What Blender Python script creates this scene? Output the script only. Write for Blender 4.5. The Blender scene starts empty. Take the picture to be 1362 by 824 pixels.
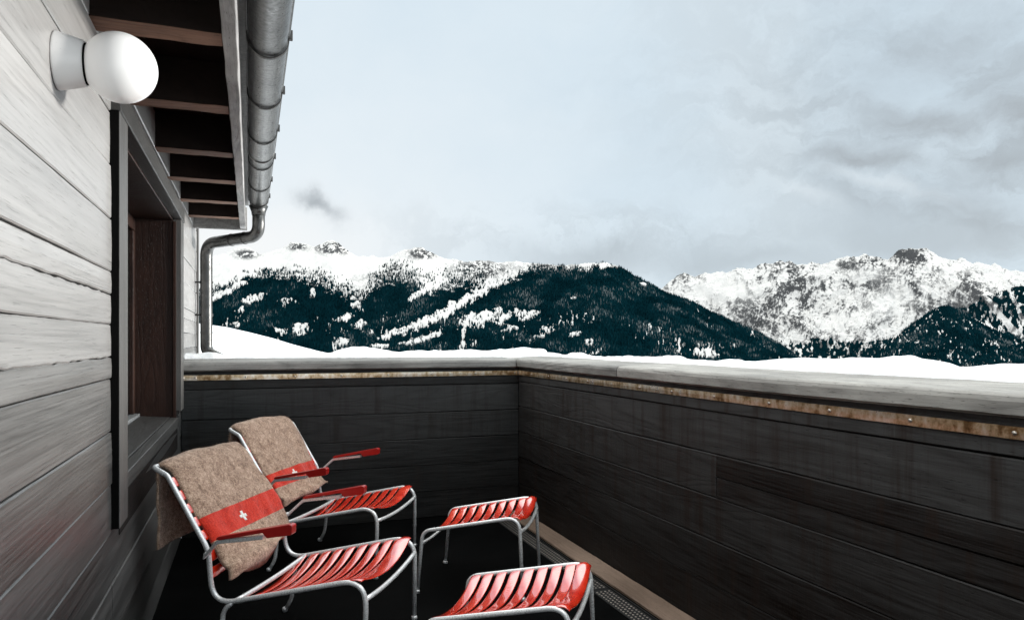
import bpy, math, random
import numpy as np
from mathutils import Vector, Matrix
random.seed(7)
rng = np.random.default_rng(11)
sc = bpy.context.scene
COL = sc.collection
# ------------------------------------------------------------------ measures (metres)
F = 960.0 / 1362.0                       # focal length / picture width
YAW = math.atan(348.0 / 960.0)
SY, CY = math.sin(YAW), math.cos(YAW)
S = 1.1
H = 1.02 * S                             # eye height above the terrace floor
D = 4.065 * S                            # distance of the back parapet
XW = -0.0826 * D                         # face of the house wall
XB = 0.3733 * D                          # face of the long parapet

def zz(k):                               # height given in units of D relative to the eye
    return H + k * D

# ------------------------------------------------------------------ helpers
class MB:
    def __init__(self):
        self.v, self.f, self.t, self.m, self.cur, self.tint = [], [], [], [], 0, 0.5
    def add(self, vs, fs, tint=None, mat=None):
        o = len(self.v)
        self.v += [tuple(p) for p in vs]
        tt = self.tint if tint is None else tint
        mm = self.cur if mat is None else mat
        for f in fs:
            self.f.append(tuple(i + o for i in f)); self.t.append(tt); self.m.append(mm)
    def box(self, x0, x1, y0, y1, z0, z1, **k):
        vs = [(x, y, z) for z in (z0, z1) for y in (y0, y1) for x in (x0, x1)]
        self.add(vs, [(0, 2, 3, 1), (4, 5, 7, 6), (0, 1, 5, 4), (2, 6, 7, 3), (0, 4, 6, 2), (1, 3, 7, 5)], **k)
    def obj(self, name, mat, parent=None, smooth=False, bevel=0, loc=None, auto=None):
        me = bpy.data.meshes.new(name)
        me.from_pydata(self.v, [], self.f)
        for mt in (mat if isinstance(mat, (list, tuple)) else [mat]):
            me.materials.append(mt)
        me.polygons.foreach_set('material_index', self.m)
        at = me.attributes.new('tint', 'FLOAT', 'FACE')
        at.data.foreach_set('value', self.t)
        if smooth:
            me.polygons.foreach_set('use_smooth', [True] * len(self.f))
        me.update()
        o = bpy.data.objects.new(name, me)
        COL.objects.link(o)
        if parent is not None: o.parent = parent
        if loc is not None: o.location = loc
        if bevel:
            b = o.modifiers.new('edge', 'BEVEL'); b.width = bevel; b.segments = 2; b.limit_method = 'ANGLE'
        return o

def fillet(pts, rad, n=7):
    pts = [Vector(p) for p in pts]
    if not isinstance(rad, (list, tuple)): rad = [rad] * len(pts)
    out = [pts[0]]
    for i in range(1, len(pts) - 1):
        a, b, c = pts[i - 1], pts[i], pts[i + 1]
        u, w = (a - b), (c - b)
        lu, lw = u.length, w.length
        u, w = u / lu, w / lw
        ang = u.angle(w)
        r = rad[i]
        if r <= 0 or ang > 3.1: out.append(b); continue
        d = min(r / math.tan(ang / 2), lu * .49, lw * .49)
        p0, p1 = b + u * d, b + w * d
        for k in range(n + 1):
            t = k / n
            out.append(p0 * (1 - t) ** 2 + b * 2 * t * (1 - t) + p1 * t * t)
    out.append(pts[-1])
    return out

def tube(mb, pts, r, seg=12, caps=True, **k):
    pts = [Vector(p) for p in pts]
    n = len(pts)
    rr = r if isinstance(r, (list, tuple)) else [r] * n
    tang = []
    for i in range(n):
        t = (pts[min(i + 1, n - 1)] - pts[max(i - 1, 0)])
        tang.append(t.normalized())
    ref = Vector((0, 0, 1)) if abs(tang[0].z) < .9 else Vector((1, 0, 0))
    nx = tang[0].cross(ref).normalized()
    vs = []
    for i in range(n):
        t = tang[i]
        nx = (nx - t * nx.dot(t)).normalized()
        ny = t.cross(nx)
        for j in range(seg):
            a = 2 * math.pi * j / seg
            vs.append(pts[i] + (nx * math.cos(a) + ny * math.sin(a)) * rr[i])
    fs = []
    for i in range(n - 1):
        for j in range(seg):
            a, b = i * seg + j, i * seg + (j + 1) % seg
            fs.append((a, b, b + seg, a + seg))
    if caps:
        fs.append(tuple(range(seg))[::-1]); fs.append(tuple(range((n - 1) * seg, n * seg)))
    mb.add(vs, fs, **k)

def lathe(mb, prof, origin, axis, seg=32, **k):
    """prof: list of (distance along axis, radius)"""
    axis = Vector(axis).normalized(); o = Vector(origin)
    ref = Vector((0, 0, 1)) if abs(axis.z) < .9 else Vector((1, 0, 0))
    a = axis.cross(ref).normalized(); b = axis.cross(a)
    vs, fs = [], []
    for d, r in prof:
        for j in range(seg):
            t = 2 * math.pi * j / seg
            vs.append(o + axis * d + (a * math.cos(t) + b * math.sin(t)) * r)
    for i in range(len(prof) - 1):
        for j in range(seg):
            p, q = i * seg + j, i * seg + (j + 1) % seg
            fs.append((p, q, q + seg, p + seg))
    fs.append(tuple(range(seg))[::-1]); fs.append(tuple(range((len(prof) - 1) * seg, len(prof) * seg)))
    mb.add(vs, fs, **k)

def plank(mb, along, nrm, base, s0, s1, z0, z1, thick=.024, gap=.0022, bev=.003, jit=.0011, tint=None, step=.09, tilt=0.0, rough0=0.0, rough1=0.0):
    """one board: runs from s0 to s1 along ALONG through BASE (a point on the wall face), NRM out of the wall."""
    along, nrm, base = Vector(along), Vector(nrm), Vector(base)
    n = max(2, int((s1 - s0) / step)) + 1
    tt = random.random() if tint is None else tint
    lo = z0 + gap; hi = z1 - gap
    vs = []
    out = random.uniform(-.0016, .0016)
    ph = random.uniform(0, 60)
    for i in range(n):
        s = s0 + (s1 - s0) * i / (n - 1)
        e0 = math.sin(s * 3.1 + ph) * jit + random.uniform(-1, 1) * jit * .5 + random.uniform(-1, 1) * rough0
        e1 = math.sin(s * 2.3 + ph * 1.7) * jit + random.uniform(-1, 1) * jit * .5 + random.uniform(-1, 1) * rough1
        w = out + math.sin(s * 1.7 + ph) * .0012
        for dn, z in ((-thick, lo + e0), (w - bev + tilt, lo + e0), (w + tilt, lo + bev + e0), (w + .0012 + tilt * .5, (lo + hi) / 2), (w - tilt * 0, hi - bev - e1), (w - bev, hi - e1), (-thick, hi - e1)):
            vs.append(base + along * s + nrm * dn + Vector((0, 0, z)))
    m = 7
    fs = []
    for i in range(n - 1):
        for j in range(m):
            a, b = i * m + j, i * m + (j + 1) % m
            fs.append((a, b, b + m, a + m))
    fs.append(tuple(range(m))[::-1]); fs.append(tuple(range((n - 1) * m, n * m)))
    mb.add(vs, fs, tint=tt)

def tag(o, label, cat, group=None, kind=None):
    o['label'] = label; o['category'] = cat
    if group: o['group'] = group
    if kind: o['kind'] = kind
    return o

def empty(name, loc=(0, 0, 0), rz=0):
    o = bpy.data.objects.new(name, None); COL.objects.link(o)
    o.location = loc; o.rotation_euler = (0, 0, rz); o.empty_display_size = .1
    return o

def vnoise(x, y, seed=0):
    x = np.asarray(x, float); y = np.asarray(y, float)
    r = np.random.default_rng(seed); tab = r.random((256, 256))
    xi, yi = np.floor(x).astype(int), np.floor(y).astype(int)
    fx, fy = x - xi, y - yi
    fx = fx * fx * fx * (fx * (fx * 6 - 15) + 10); fy = fy * fy * fy * (fy * (fy * 6 - 15) + 10)
    a = tab[xi & 255, yi & 255]; b = tab[(xi + 1) & 255, yi & 255]; c = tab[xi & 255, (yi + 1) & 255]; d = tab[(xi + 1) & 255, (yi + 1) & 255]
    return (a * (1 - fx) + b * fx) * (1 - fy) + (c * (1 - fx) + d * fx) * fy
def fbm(x, y, octs=5, seed=0, gain=.5, ridged=False):
    s, amp, tot = 0, 1, 0
    for i in range(octs):
        n = vnoise(x * 2 ** i + 13.7 * i, y * 2 ** i + 7.1 * i, seed + i)
        if ridged: n = 1 - np.abs(2 * n - 1)
        s = s + n * amp; tot += amp; amp *= gain
    return s / tot

# ------------------------------------------------------------------ materials
class N:
    def __init__(self, name):
        self.mat = bpy.data.materials.new(name); self.mat.use_nodes = True
        self.nt = self.mat.node_tree
        self.b = self.nt.nodes['Principled BSDF']
        self.out = self.nt.nodes['Material Output']
    def n(self, typ, **k):
        x = self.nt.nodes.new(typ)
        for a, v in k.items(): setattr(x, a, v)
        return x
    def link(self, a, b): self.nt.links.new(a, b)
    def val(self, sock, v):
        if hasattr(v, 'links') or hasattr(v, 'is_linked'): self.link(v, sock)
        else: sock.default_value = v
    def coords(self, kind='Object'): return self.n('ShaderNodeTexCoord').outputs[kind]
    def attr(self, name, out='Fac'): return self.n('ShaderNodeAttribute', attribute_name=name).outputs[out]
    def mapping(self, vec, scale=(1, 1, 1), loc=(0, 0, 0), rot=(0, 0, 0)):
        m = self.n('ShaderNodeMapping'); self.link(vec, m.inputs['Vector'])
        m.inputs['Scale'].default_value = scale; m.inputs['Rotation'].default_value = rot
        self.val(m.inputs['Location'], loc)
        return m.outputs[0]
    def noise(self, vec, scale=5, detail=4, rough=.55, dist=0):
        x = self.n('ShaderNodeTexNoise'); self.link(vec, x.inputs['Vector'])
        x.inputs['Scale'].default_value = scale; x.inputs['Detail'].default_value = detail
        x.inputs['Roughness'].default_value = rough; x.inputs['Distortion'].default_value = dist
        return x.outputs['Fac']
    def ramp(self, fac, stops, interp='LINEAR'):
        r = self.n('ShaderNodeValToRGB'); self.link(fac, r.inputs[0])
        r.color_ramp.interpolation = interp
        el = r.color_ramp.elements
        while len(el) < len(stops): el.new(.5)
        for e, (p, c) in zip(el, stops):
            e.position = p; e.color = (c, c, c, 1) if isinstance(c, (int, float)) else (*c, 1)
        return r.outputs[0]
    def math(self, op, a, b=0.0, c=0.0, clamp=False):
        m = self.n('ShaderNodeMath', operation=op, use_clamp=clamp)
        self.val(m.inputs[0], a); self.val(m.inputs[1], b); self.val(m.inputs[2], c)
        return m.outputs[0]
    def mix(self, fac, a, b, mode='MIX'):
        m = self.n('ShaderNodeMix', data_type='RGBA', blend_type=mode)
        self.val(m.inputs['Factor'], fac)
        for s, v in ((m.inputs['A'], a), (m.inputs['B'], b)):
            if isinstance(v, tuple): s.default_value = (*v, 1)
            else: self.link(v, s)
        return m.outputs['Result']
    def bump(self, h, strength=.3, dist=.002, prev=None):
        b = self.n('ShaderNodeBump'); self.link(h, b.inputs['Height'])
        b.inputs['Strength'].default_value = strength; b.inputs['Distance'].default_value = dist
        if prev is not None: self.link(prev, b.inputs['Normal'])
        return b.outputs[0]
    def set(self, **k):
        names = dict(color='Base Color', rough='Roughness', metal='Metallic', normal='Normal', spec='Specular IOR Level', coat='Coat Weight', coat_rough='Coat Roughness', sheen='Sheen Weight', ior='IOR', sss='Subsurface Weight')
        for a, v in k.items():
            s = self.b.inputs[names[a]]
            if isinstance(v, tuple): s.default_value = (*v, 1)
            elif isinstance(v, (int, float)): s.default_value = v
            else: self.link(v, s)
        return self.mat

def wood(name, axis, dark, light, rough=(.35, .6), grain=.5, saw=.0, spec=.5, stain=None, fine=.3, tintmix=.55, rings=26, pore=1.0, stretch=1.0, ringc=.28, fibc=.55):
    """axis 0/1/2: the direction the boards run"""
    m = N(name)
    co = m.coords()
    t = m.attr('tint')
    sh = m.n('ShaderNodeCombineXYZ')
    for i in range(3): m.link(m.math('MULTIPLY', t, 17.3 + 9.1 * i), sh.inputs[i])
    add = m.n('ShaderNodeVectorMath', operation='ADD'); m.link(co, add.inputs[0]); m.link(sh.outputs[0], add.inputs[1])
    p = add.outputs[0]
    def sc_(al, ac):
        v = [ac, ac, ac]; v[axis] = al * stretch; return tuple(v)
    big = m.noise(m.mapping(p, sc_(.9, 6.0)), 1, 2, .5, .35)
    ring = m.math('PINGPONG', m.math('MULTIPLY', big, rings), 1.0)
    ring = m.math('POWER', ring, 2.2)
    fib = m.noise(m.mapping(p, sc_(6, 190)), 1, 3, .6)
    pores = m.ramp(m.noise(m.mapping(p, sc_(38, 300)), 1, 2, .6), [(.60, 0.0), (.70, 1.0)])
    blot = m.noise(m.mapping(p, sc_(1.3, 3.2)), 1, 5, .62)
    sawn = m.noise(m.mapping(p, sc_(150, 3.0)), 1, 3, .6)
    streak = m.noise(m.mapping(p, sc_(26, 1.1)), 1, 4, .65)
    f = m.math('ADD', m.math('MULTIPLY', t, tintmix), m.math('MULTIPLY', m.ramp(blot, [(.3, 0.0), (.7, 1.0)]), 1 - tintmix))
    f = m.math('MULTIPLY', f, m.math('ADD', m.math('MULTIPLY', ring, -ringc), 1.0))
    f = m.math('ADD', f, m.math('MULTIPLY', m.math('SUBTRACT', fib, .5), fibc), clamp=True)
    col = m.mix(f, dark, light)
    if stain:
        col = m.mix(m.ramp(streak, [(.5, 0.0), (.72, .75)]), col, stain)
    col = m.mix(m.math('MULTIPLY', pores, .5 * pore), col, tuple(c * .35 for c in dark))
    h = m.math('ADD', m.math('MULTIPLY', ring, -grain), m.math('MULTIPLY', fib, fine))
    h = m.math('ADD', h, m.math('MULTIPLY', sawn, saw))
    h = m.math('ADD', h, m.math('MULTIPLY', pores, -.35 * pore))
    nb = m.bump(h, 1.0, .0011)
    r = m.ramp(m.math('ADD', m.math('MULTIPLY', blot, .6), m.math('MULTIPLY', fib, .4)), [(.3, rough[0]), (.7, rough[1])])
    return m.set(color=col, rough=r, normal=nb, spec=spec)

M = {}
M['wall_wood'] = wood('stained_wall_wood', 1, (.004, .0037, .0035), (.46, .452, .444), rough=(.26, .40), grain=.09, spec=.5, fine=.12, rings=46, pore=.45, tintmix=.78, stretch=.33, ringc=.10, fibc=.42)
M['wall_wood'].node_tree.nodes['Principled BSDF'].inputs['IOR'].default_value = 1.55   # satin varnish
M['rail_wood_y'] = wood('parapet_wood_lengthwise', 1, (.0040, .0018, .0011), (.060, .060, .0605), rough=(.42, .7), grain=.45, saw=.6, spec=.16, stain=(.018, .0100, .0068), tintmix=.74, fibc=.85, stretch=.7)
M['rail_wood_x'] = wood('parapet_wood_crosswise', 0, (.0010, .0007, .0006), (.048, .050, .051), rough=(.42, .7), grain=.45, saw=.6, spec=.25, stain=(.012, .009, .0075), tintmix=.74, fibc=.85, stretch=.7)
M['cap_wood_y'] = wood('weathered_cap_wood_lengthwise', 1, (.055, .053, .050), (.44, .425, .40), rough=(.55, .8), grain=.9, tintmix=.35, spec=.3, rings=18)
M['cap_wood_x'] = wood('weathered_cap_wood_crosswise', 0, (.055, .055, .054), (.38, .375, .36), rough=(.55, .8), grain=.9, tintmix=.35, spec=.3, rings=18)
M['trim_wood'] = wood('grey_trim_wood', 2, (.035, .034, .033), (.12, .117, .113), rough=(.35, .55), grain=.4, spec=.5, stretch=.5)
M['trim_wood_y'] = wood('grey_trim_wood_level', 1, (.016, .0155, .015), (.085, .083, .080), rough=(.35, .55), grain=.4, spec=.6)
M['fascia_wood'] = wood('worn_fascia_wood', 1, (.10, .098, .096), (.62, .61, .60), rough=(.5, .7), grain=.7, spec=.4, tintmix=.1)
M['jamb_wood'] = wood('brown_jamb_wood', 2, (.007, .0025, .0016), (.042, .0145, .0075), rough=(.4, .6), grain=.35, saw=.1, spec=.35, tintmix=.2)
M['rafter_wood'] = wood('lit_rafter_wood', 0, (.08, .036, .022), (.42, .245, .165), rough=(.6, .8), grain=.8, spec=.25, tintmix=.3)
M['soffit_wood'] = wood('dark_soffit_wood', 1, (.006, .004, .003), (.022, .012, .009), rough=(.6, .8), grain=.4, spec=.2)
M['kerb_wood'] = wood('brown_kerb_board', 1, (.12, .082, .060), (.30, .215, .165), rough=(.6, .8), grain=.5, spec=.25, tintmix=.1)

def metal(name, base, rough, metal=1.0, var=.25, bump=.0, scale=9):
    m = N(name)
    co = m.coords()
    n1 = m.noise(co, scale, 5, .6); n2 = m.noise(co, scale * 9, 3, .6)
    c = m.mix(m.ramp(n1, [(.3, 0.0), (.7, 1.0)]), tuple(x * (1 - var) for x in base), tuple(min(1, x * (1 + var)) for x in base))
    r = m.ramp(n2, [(.3, max(.03, rough - .1)), (.7, rough + .12)])
    k = dict(color=c, rough=r, metal=metal)
    if bump: k['normal'] = m.bump(n2, .4, bump)
    return m.set(**k)
M['tube'] = metal('galvanised_tube', (.74, .75, .76), .30, .4, .10, .0003, 25)
M['zinc'] = metal('weathered_zinc', (.10, .10, .098), .34, .95, .42, .0006, 7)
M['zinc_dark'] = metal('dark_zinc', (.06, .058, .056), .5, .7, .3, 0, 9)
M['screw'] = metal('screw_steel', (.55, .50, .45), .35, 1.0, .2, 0, 60)
M['alu'] = metal('pale_window_metal', (.42, .43, .43), .4, .4, .1, 0, 20)
m = N('weathered_copper'); co = m.coords()
n1 = m.noise(m.mapping(co, (6, 6, 9)), 1, 6, .7); n2 = m.noise(m.mapping(co, (40, 40, 22)), 1, 4, .6)
cc = m.ramp(m.math('ADD', m.math('MULTIPLY', n1, .62), m.math('MULTIPLY', n2, .38)), [(.34, (.07, .034, .014)), (.42, (.32, .19, .09)), (.49, (.66, .50, .32)), (.58, (.88, .80, .70))])
M['copper'] = m.set(color=cc, rough=m.ramp(n1, [(.3, .42), (.7, .24)]), metal=.85, normal=m.bump(n2, .35, .0015))
m = N('red_lacquer'); co = m.coords()
n1 = m.noise(co, 14, 4, .6); n2 = m.noise(co, 160, 3, .7)
cc = m.mix(m.ramp(n1, [(.35, 0.0), (.7, 1.0)]), (.60, .016, .005), (.86, .050, .010))
cc = m.mix(m.ramp(n2, [(.69, 0.0), (.74, .8)]), cc, (.75, .55, .5))
M['red'] = m.set(color=cc, rough=m.ramp(n1, [(.3, .16), (.7, .30)]), coat=1.0, coat_rough=.03, normal=m.bump(n1, .12, .002))
m.b.inputs['Coat IOR'].default_value = 2.4
m = N('dark_red_arm_lacquer'); co = m.coords()
n1 = m.noise(co, 30, 4, .6)
M['arm_red'] = m.set(color=m.mix(n1, (.26, .006, .006), (.46, .014, .010)), rough=.3, coat=.3, normal=m.bump(n1, .15, .001))
# wool, stripe from the distance along the cloth (attribute run) and cross
m = N('brown_wool'); co = m.coords()
a1 = m.noise(co, 28, 4, .6); a2 = m.noise(co, 300, 3, .8); a3 = m.noise(co, 85, 3, .6)
mixf = m.math('ADD', m.math('MULTIPLY', a1, .20), m.math('ADD', m.math('MULTIPLY', a2, .55), m.math('MULTIPLY', a3, .25)))
br = m.ramp(mixf, [(.37, (.040, .024, .016)), (.475, (.31, .195, .137)), (.61, (.70, .52, .40))])
rd = m.ramp(mixf, [(.36, (.26, .012, .007)), (.5, (.60, .030, .014)), (.64, (.74, .075, .04))])
run = m.attr('run')
edge = m.math('ADD', run, m.math('MULTIPLY', m.math('SUBTRACT', a2, .5), .012))
band = m.math('MULTIPLY', m.math('GREATER_THAN', edge, 0.0), m.math('LESS_THAN', edge, 1.0))
M['wool'] = m.set(color=m.mix(band, br, rd), rough=.95, sheen=.25, spec=.1, normal=m.bump(m.math('ADD', m.math('MULTIPLY', a2, .6), m.math('MULTIPLY', a3, .6)), .9, .004))
m = N('white_felt'); M['felt'] = m.set(color=(.80, .78, .74), rough=.9, normal=m.bump(m.noise(m.coords(), 260, 2), .5, .002))
m = N('opal_glass')
M['opal'] = m.set(color=(.93, .93, .93), rough=.3, coat=.15, sss=.8); m.b.inputs['Subsurface Radius'].default_value = (.08, .08, .08)
m = N('white_porcelain'); n1 = m.noise(m.coords(), 45, 4, .7)
M['porcelain'] = m.set(color=m.mix(m.ramp(n1, [(.62, 0.0), (.72, .5)]), (.86, .86, .86), (.50, .48, .46)), rough=.35)
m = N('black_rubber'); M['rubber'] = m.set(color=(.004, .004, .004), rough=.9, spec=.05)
m = N('dark_pane'); M['pane'] = m.set(color=(.004, .004, .004), rough=.06, spec=.3)
m = N('black_terrace_floor'); co = m.coords()
n1 = m.noise(co, 3.5, 6, .65); n2 = m.noise(co, 190, 3, .7)
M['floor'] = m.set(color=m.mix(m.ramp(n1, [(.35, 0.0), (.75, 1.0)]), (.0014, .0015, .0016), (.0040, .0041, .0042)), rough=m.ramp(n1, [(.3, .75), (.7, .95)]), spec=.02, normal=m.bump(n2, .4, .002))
m = N('drain_steel'); M['drain'] = m.set(color=(.03, .03, .031), rough=.45, metal=.6)
m = N('snow'); co = m.coords()
s1 = m.noise(co, 9, 5, .6); s2 = m.noise(co, 130, 3, .6)
M['snow'] = m.set(color=m.mix(s1, (.83, .85, .88), (.90, .91, .92)), rough=.6, spec=.3, sss=.15, normal=m.bump(m.math('ADD', s1, m.math('MULTIPLY', s2, .12)), .35, .02))
m.b.inputs['Subsurface Radius'].default_value = (.04, .05, .06)
m = N('hillside_snow'); co = m.coords()
M['hill_snow'] = m.set(color=(.86, .875, .90), rough=.7, spec=.2, normal=m.bump(m.noise(co, .5, 6, .6), .3, .3))
m = N('mountain_ground'); fr = m.attr('forest'); rk = m.attr('rock'); co = m.coords()
q1 = m.noise(co, .02, 5, .7); q2 = m.noise(co, .05, 3, .7)
snow = m.mix(q1, (.46, .45, .44), (.62, .61, .60))
rock = m.mix(q2, (.020, .0215, .024), (.095, .096, .099))
wood_ = m.mix(q1, (.0006, .0075, .0105), (.0026, .0150, .0195))
fk = m.math('ADD', rk, m.math('MULTIPLY', m.math('SUBTRACT', q2, .5), .7))
c = m.mix(m.ramp(fk, [(.18, 0.0), (.85, 1.0)]), snow, rock)
ff = m.math('ADD', fr, m.math('MULTIPLY', m.math('SUBTRACT', q2, .5), .5))
c = m.mix(m.ramp(ff, [(.45, 0.0), (.58, 1.0)]), c, wood_)
M['mountain'] = m.set(color=c, rough=.95, spec=.0)
m = N('dark_conifer'); t = m.attr('tint')
M['conifer'] = m.set(color=m.ramp(t, [(0.0, (.0005, .0060, .0088)), (.82, (.0022, .0205, .0280)), (.90, (.020, .040, .046)), (1.0, (.11, .125, .13))]), rough=.95, spec=.0)

# ------------------------------------------------------------------ house
house = tag(empty('wooden_house', (XW, 0, 0)), 'house side of dark stained planks with a deep window under a short eave', 'house')
def H_(mb, name, mat, parent=house, **k):
    """built in world coordinates, stored relative to the house empty"""
    mb.v = [(x - XW, y, z) for x, y, z in mb.v]
    return mb.obj(name, mat, parent, **k)

Y0, Y1 = -2.6, 1.29 * D
WA, WB = .5443 * D, .95 * D              # window opening
WZ0, WZ1 = zz(-.0925), zz(.1445)
mb = MB()
seams = [.2105, .177, .1435, .110, .0762, .043, .0098, -.0239, -.0575, -.0903, -.1216, -.155, -.1885, -.222, -.255]
rows = []
for i in range(len(seams) - 1): rows.append((seams[i + 1], seams[i], 0, 0))
def split(rows, at, r):                  # a board that has split along its length
    out = []
    for a, b, r0, r1 in rows:
        if a < at < b: out += [(at, b, r, r1), (a, at, r0, r)]
        else: out.append((a, b, r0, r1))
    return out
rows = split(rows, .029, .0032); rows = split(rows, -.0107, .0028)
bi = 0
for a, b, r0, r1 in rows:
    z0, z1 = max(0.0, zz(a)), zz(b)
    st = .035 if (r0 or r1) else .09
    kw = dict(rough0=r0 * .7, rough1=r1 * .7, step=st, gap=.0012, tilt=random.uniform(.0, .0022))
    tt = {0: .80, 1: .72, 2: .86, 3: .95, 4: .84, 5: .92, 6: .80, 7: .60, 8: .36, 9: .24, 10: .11, 11: .10, 12: .05, 13: .08, 14: .03, 15: .05}.get(bi, .04)   # board tints; shade of the lower wall put in as darker ones
    bi += 1
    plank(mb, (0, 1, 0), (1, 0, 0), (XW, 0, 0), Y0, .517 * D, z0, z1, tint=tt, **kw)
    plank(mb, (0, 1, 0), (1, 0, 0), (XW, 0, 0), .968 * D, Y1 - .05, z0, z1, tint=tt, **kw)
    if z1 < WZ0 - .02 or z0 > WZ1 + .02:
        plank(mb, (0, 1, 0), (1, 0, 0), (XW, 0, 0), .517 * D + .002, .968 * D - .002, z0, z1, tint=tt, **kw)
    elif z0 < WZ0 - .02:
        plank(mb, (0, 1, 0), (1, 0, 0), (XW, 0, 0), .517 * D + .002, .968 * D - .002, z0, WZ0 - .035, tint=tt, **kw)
# solid wall behind the boards, round the opening
tb = XW - .026
mb.box(tb - .25, tb, Y0, WA - .02, 0, zz(.215), tint=0)
mb.box(tb - .25, tb, WB + .025, Y1 - .06, -1.6, zz(.215), tint=0)
mb.box(tb - .25, tb, WA - .02, WB + .025, 0, WZ0 - .06, tint=0)
mb.box(tb - .25, tb, WA - .02, WB + .025, WZ1 + .05, zz(.215), tint=0)
mb.box(tb - 3.0, tb - .25, Y1 - .09, Y1 - .06, -1.6, zz(.215), tint=0)
H_(mb, 'wall', M['wall_wood'])
mb = MB()
plank(mb, (0, 0, 1), (1, 0, 0), (XW + .012, Y1 - .05, 0), -1.5, zz(.175), 0, 0, tint=.9) if False else None
mb.box(XW - .03, XW + .014, Y1 - .058, Y1 + .03, -1.5, zz(.19), tint=.95)
H_(mb, 'corner_board', M['trim_wood'], bevel=.004)

# window: casing, sill, jambs, frame, pane
win = empty('window', (0, (WA + WB) / 2, WZ0)); win.parent = house
def Wn(mb, name, mat, parent=win, **k):
    mb.v = [(x - XW, y - (WA + WB) / 2, z - WZ0) for x, y, z in mb.v]
    return mb.obj(name, mat, parent, **k)
pr = .0052 * D
mb = MB()
mb.box(XW - .02, XW + pr, .5127 * D, WA, zz(-.119), zz(.1445), tint=.75)
Wn(mb, 'casing', M['trim_wood'], bevel=.003)
mb = MB()
mb.box(XW - .02, XW + pr - .002, WB, .9825 * D, zz(-.085), zz(.1445), tint=.7)
Wn(mb, 'casing', M['trim_wood'], bevel=.003)
mb = MB(); mb.box(XW - .02, XW + pr - .002, .5127 * D - .004, .5127 * D - .0005, zz(-.119) + .001, zz(.1445))  # black strip added as the shade on the casing's near side face
Wn(mb, 'casing_shade', M['rubber'])
mb = MB()
mb.box(XW - .02, XW + pr + .003, .5127 * D, .9825 * D, zz(.1447), zz(.1445) + .072, tint=.55)
Wn(mb, 'head_board', M['trim_wood_y'], bevel=.003)
xd = -.130 * D                           # plane of the glass
mb = MB()
mb.box(xd - .03, XW - .0205, WB, WB + .022, WZ0 - .05, WZ1, tint=.5)
mb.box(XW - .0205, XW - .004, WB - .006, WB - .0005, WZ0 - .005, WZ1 - .012, tint=.9)
mb.box(xd - .03, XW - .0205, WA - .022, WA, WZ0 - .05, WZ1, tint=.4)
mb.box(xd - .03, XW - .0205, WA, WB, WZ1 - .008, WZ1 + .03, tint=.3)
Wn(mb, 'jamb', M['jamb_wood'], bevel=.002)
mb = MB()
def slab(x0, x1, y0, y1, za0, za1, th, tint):   # sill boards that fall towards the front
    vs = [(x0, y0, za0 - th), (x1, y0, za1 - th), (x1, y1, za1 - th), (x0, y1, za0 - th), (x0, y0, za0), (x1, y0, za1), (x1, y1, za1), (x0, y1, za0)]
    mb.add(vs, [(3, 2, 1, 0), (4, 5, 6, 7), (0, 1, 5, 4), (1, 2, 6, 5), (2, 3, 7, 6), (3, 0, 4, 7)], tint=tint)
slab(xd + .035, XW - .034, WA + .001, WB - .001, WZ0 + .014, WZ0 + .003, .03, .7)
slab(XW - .031, XW + .006, WA + .001, WB + .012, WZ0 + .002, WZ0 - .002, .05, .8)
Wn(mb, 'sill', M['trim_wood_y'], bevel=.003)
mb = MB(); mb.box(XW - .02, XW + .0015, WA + .001, WB + .012, WZ0 - .17, WZ0 - .055, tint=.1)
Wn(mb, 'apron', M['rail_wood_y'], bevel=.002)
fr_ = MB()
fr_.box(xd - .03, xd + .012, WA, WB, WZ1 - .075, WZ1 - .009, tint=.3)
for y in (WA, (WA + WB) / 2 - .03, WB - .06): fr_.box(xd - .0295, xd + .0115, y, y + .06, WZ0 + .03, WZ1 - .076, tint=.4)
frame = Wn(fr_, 'frame', M['jamb_wood'], bevel=.004)
mb = MB(); mb.box(xd - .03, xd + .034, WA, WB - .001, WZ0 - .01, WZ0 + .028)
Wn(mb, 'bottom_rail', M['alu'], bevel=.004)
mb = MB(); mb.box(xd - .014, xd - .006, WA + .061, WB - .061, WZ0 + .029, WZ1 - .0765)
Wn(mb, 'pane', M['pane'])

# eave: boards above, rafters, fascia, gutter, downpipe
ZR = zz(.177)
XF0, XF1 = -.0153 * D, -.0073 * D
YE = 1.225 * D
roof = empty('roof', (0, 0, ZR)); roof.parent = house
def Rf(mb, name, mat, parent=roof, **k):
    mb.v = [(x - XW, y, z - ZR) for x, y, z in mb.v]
    return mb.obj(name, mat, parent, **k)
mb = MB()
x = XW - 1.2
while x < XF0 - .01:
    x2 = min(x + .115, XF0 - .001)
    mb.box(x + .0015, x2 - .0015, Y0, YE + .02, ZR + .15, ZR + .172, tint=random.random()); x = x2
Rf(mb, 'roof_boards', M['soffit_wood'])
mb = MB(); mb.box(XW - 1.2, XF1 + .022, Y0, YE + .05, ZR + .1735, ZR + .21)
for i in range(26):
    y = Y0 + i * .31
    if y + .3 < YE + .06: mb.box(XF1 - .3, XF1 + .075 + random.uniform(-.004, .004), y, y + .3, ZR + .212, ZR + .226 + random.uniform(0, .004))
Rf(mb, 'roof_edge', M['zinc_dark'], bevel=.003)
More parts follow.
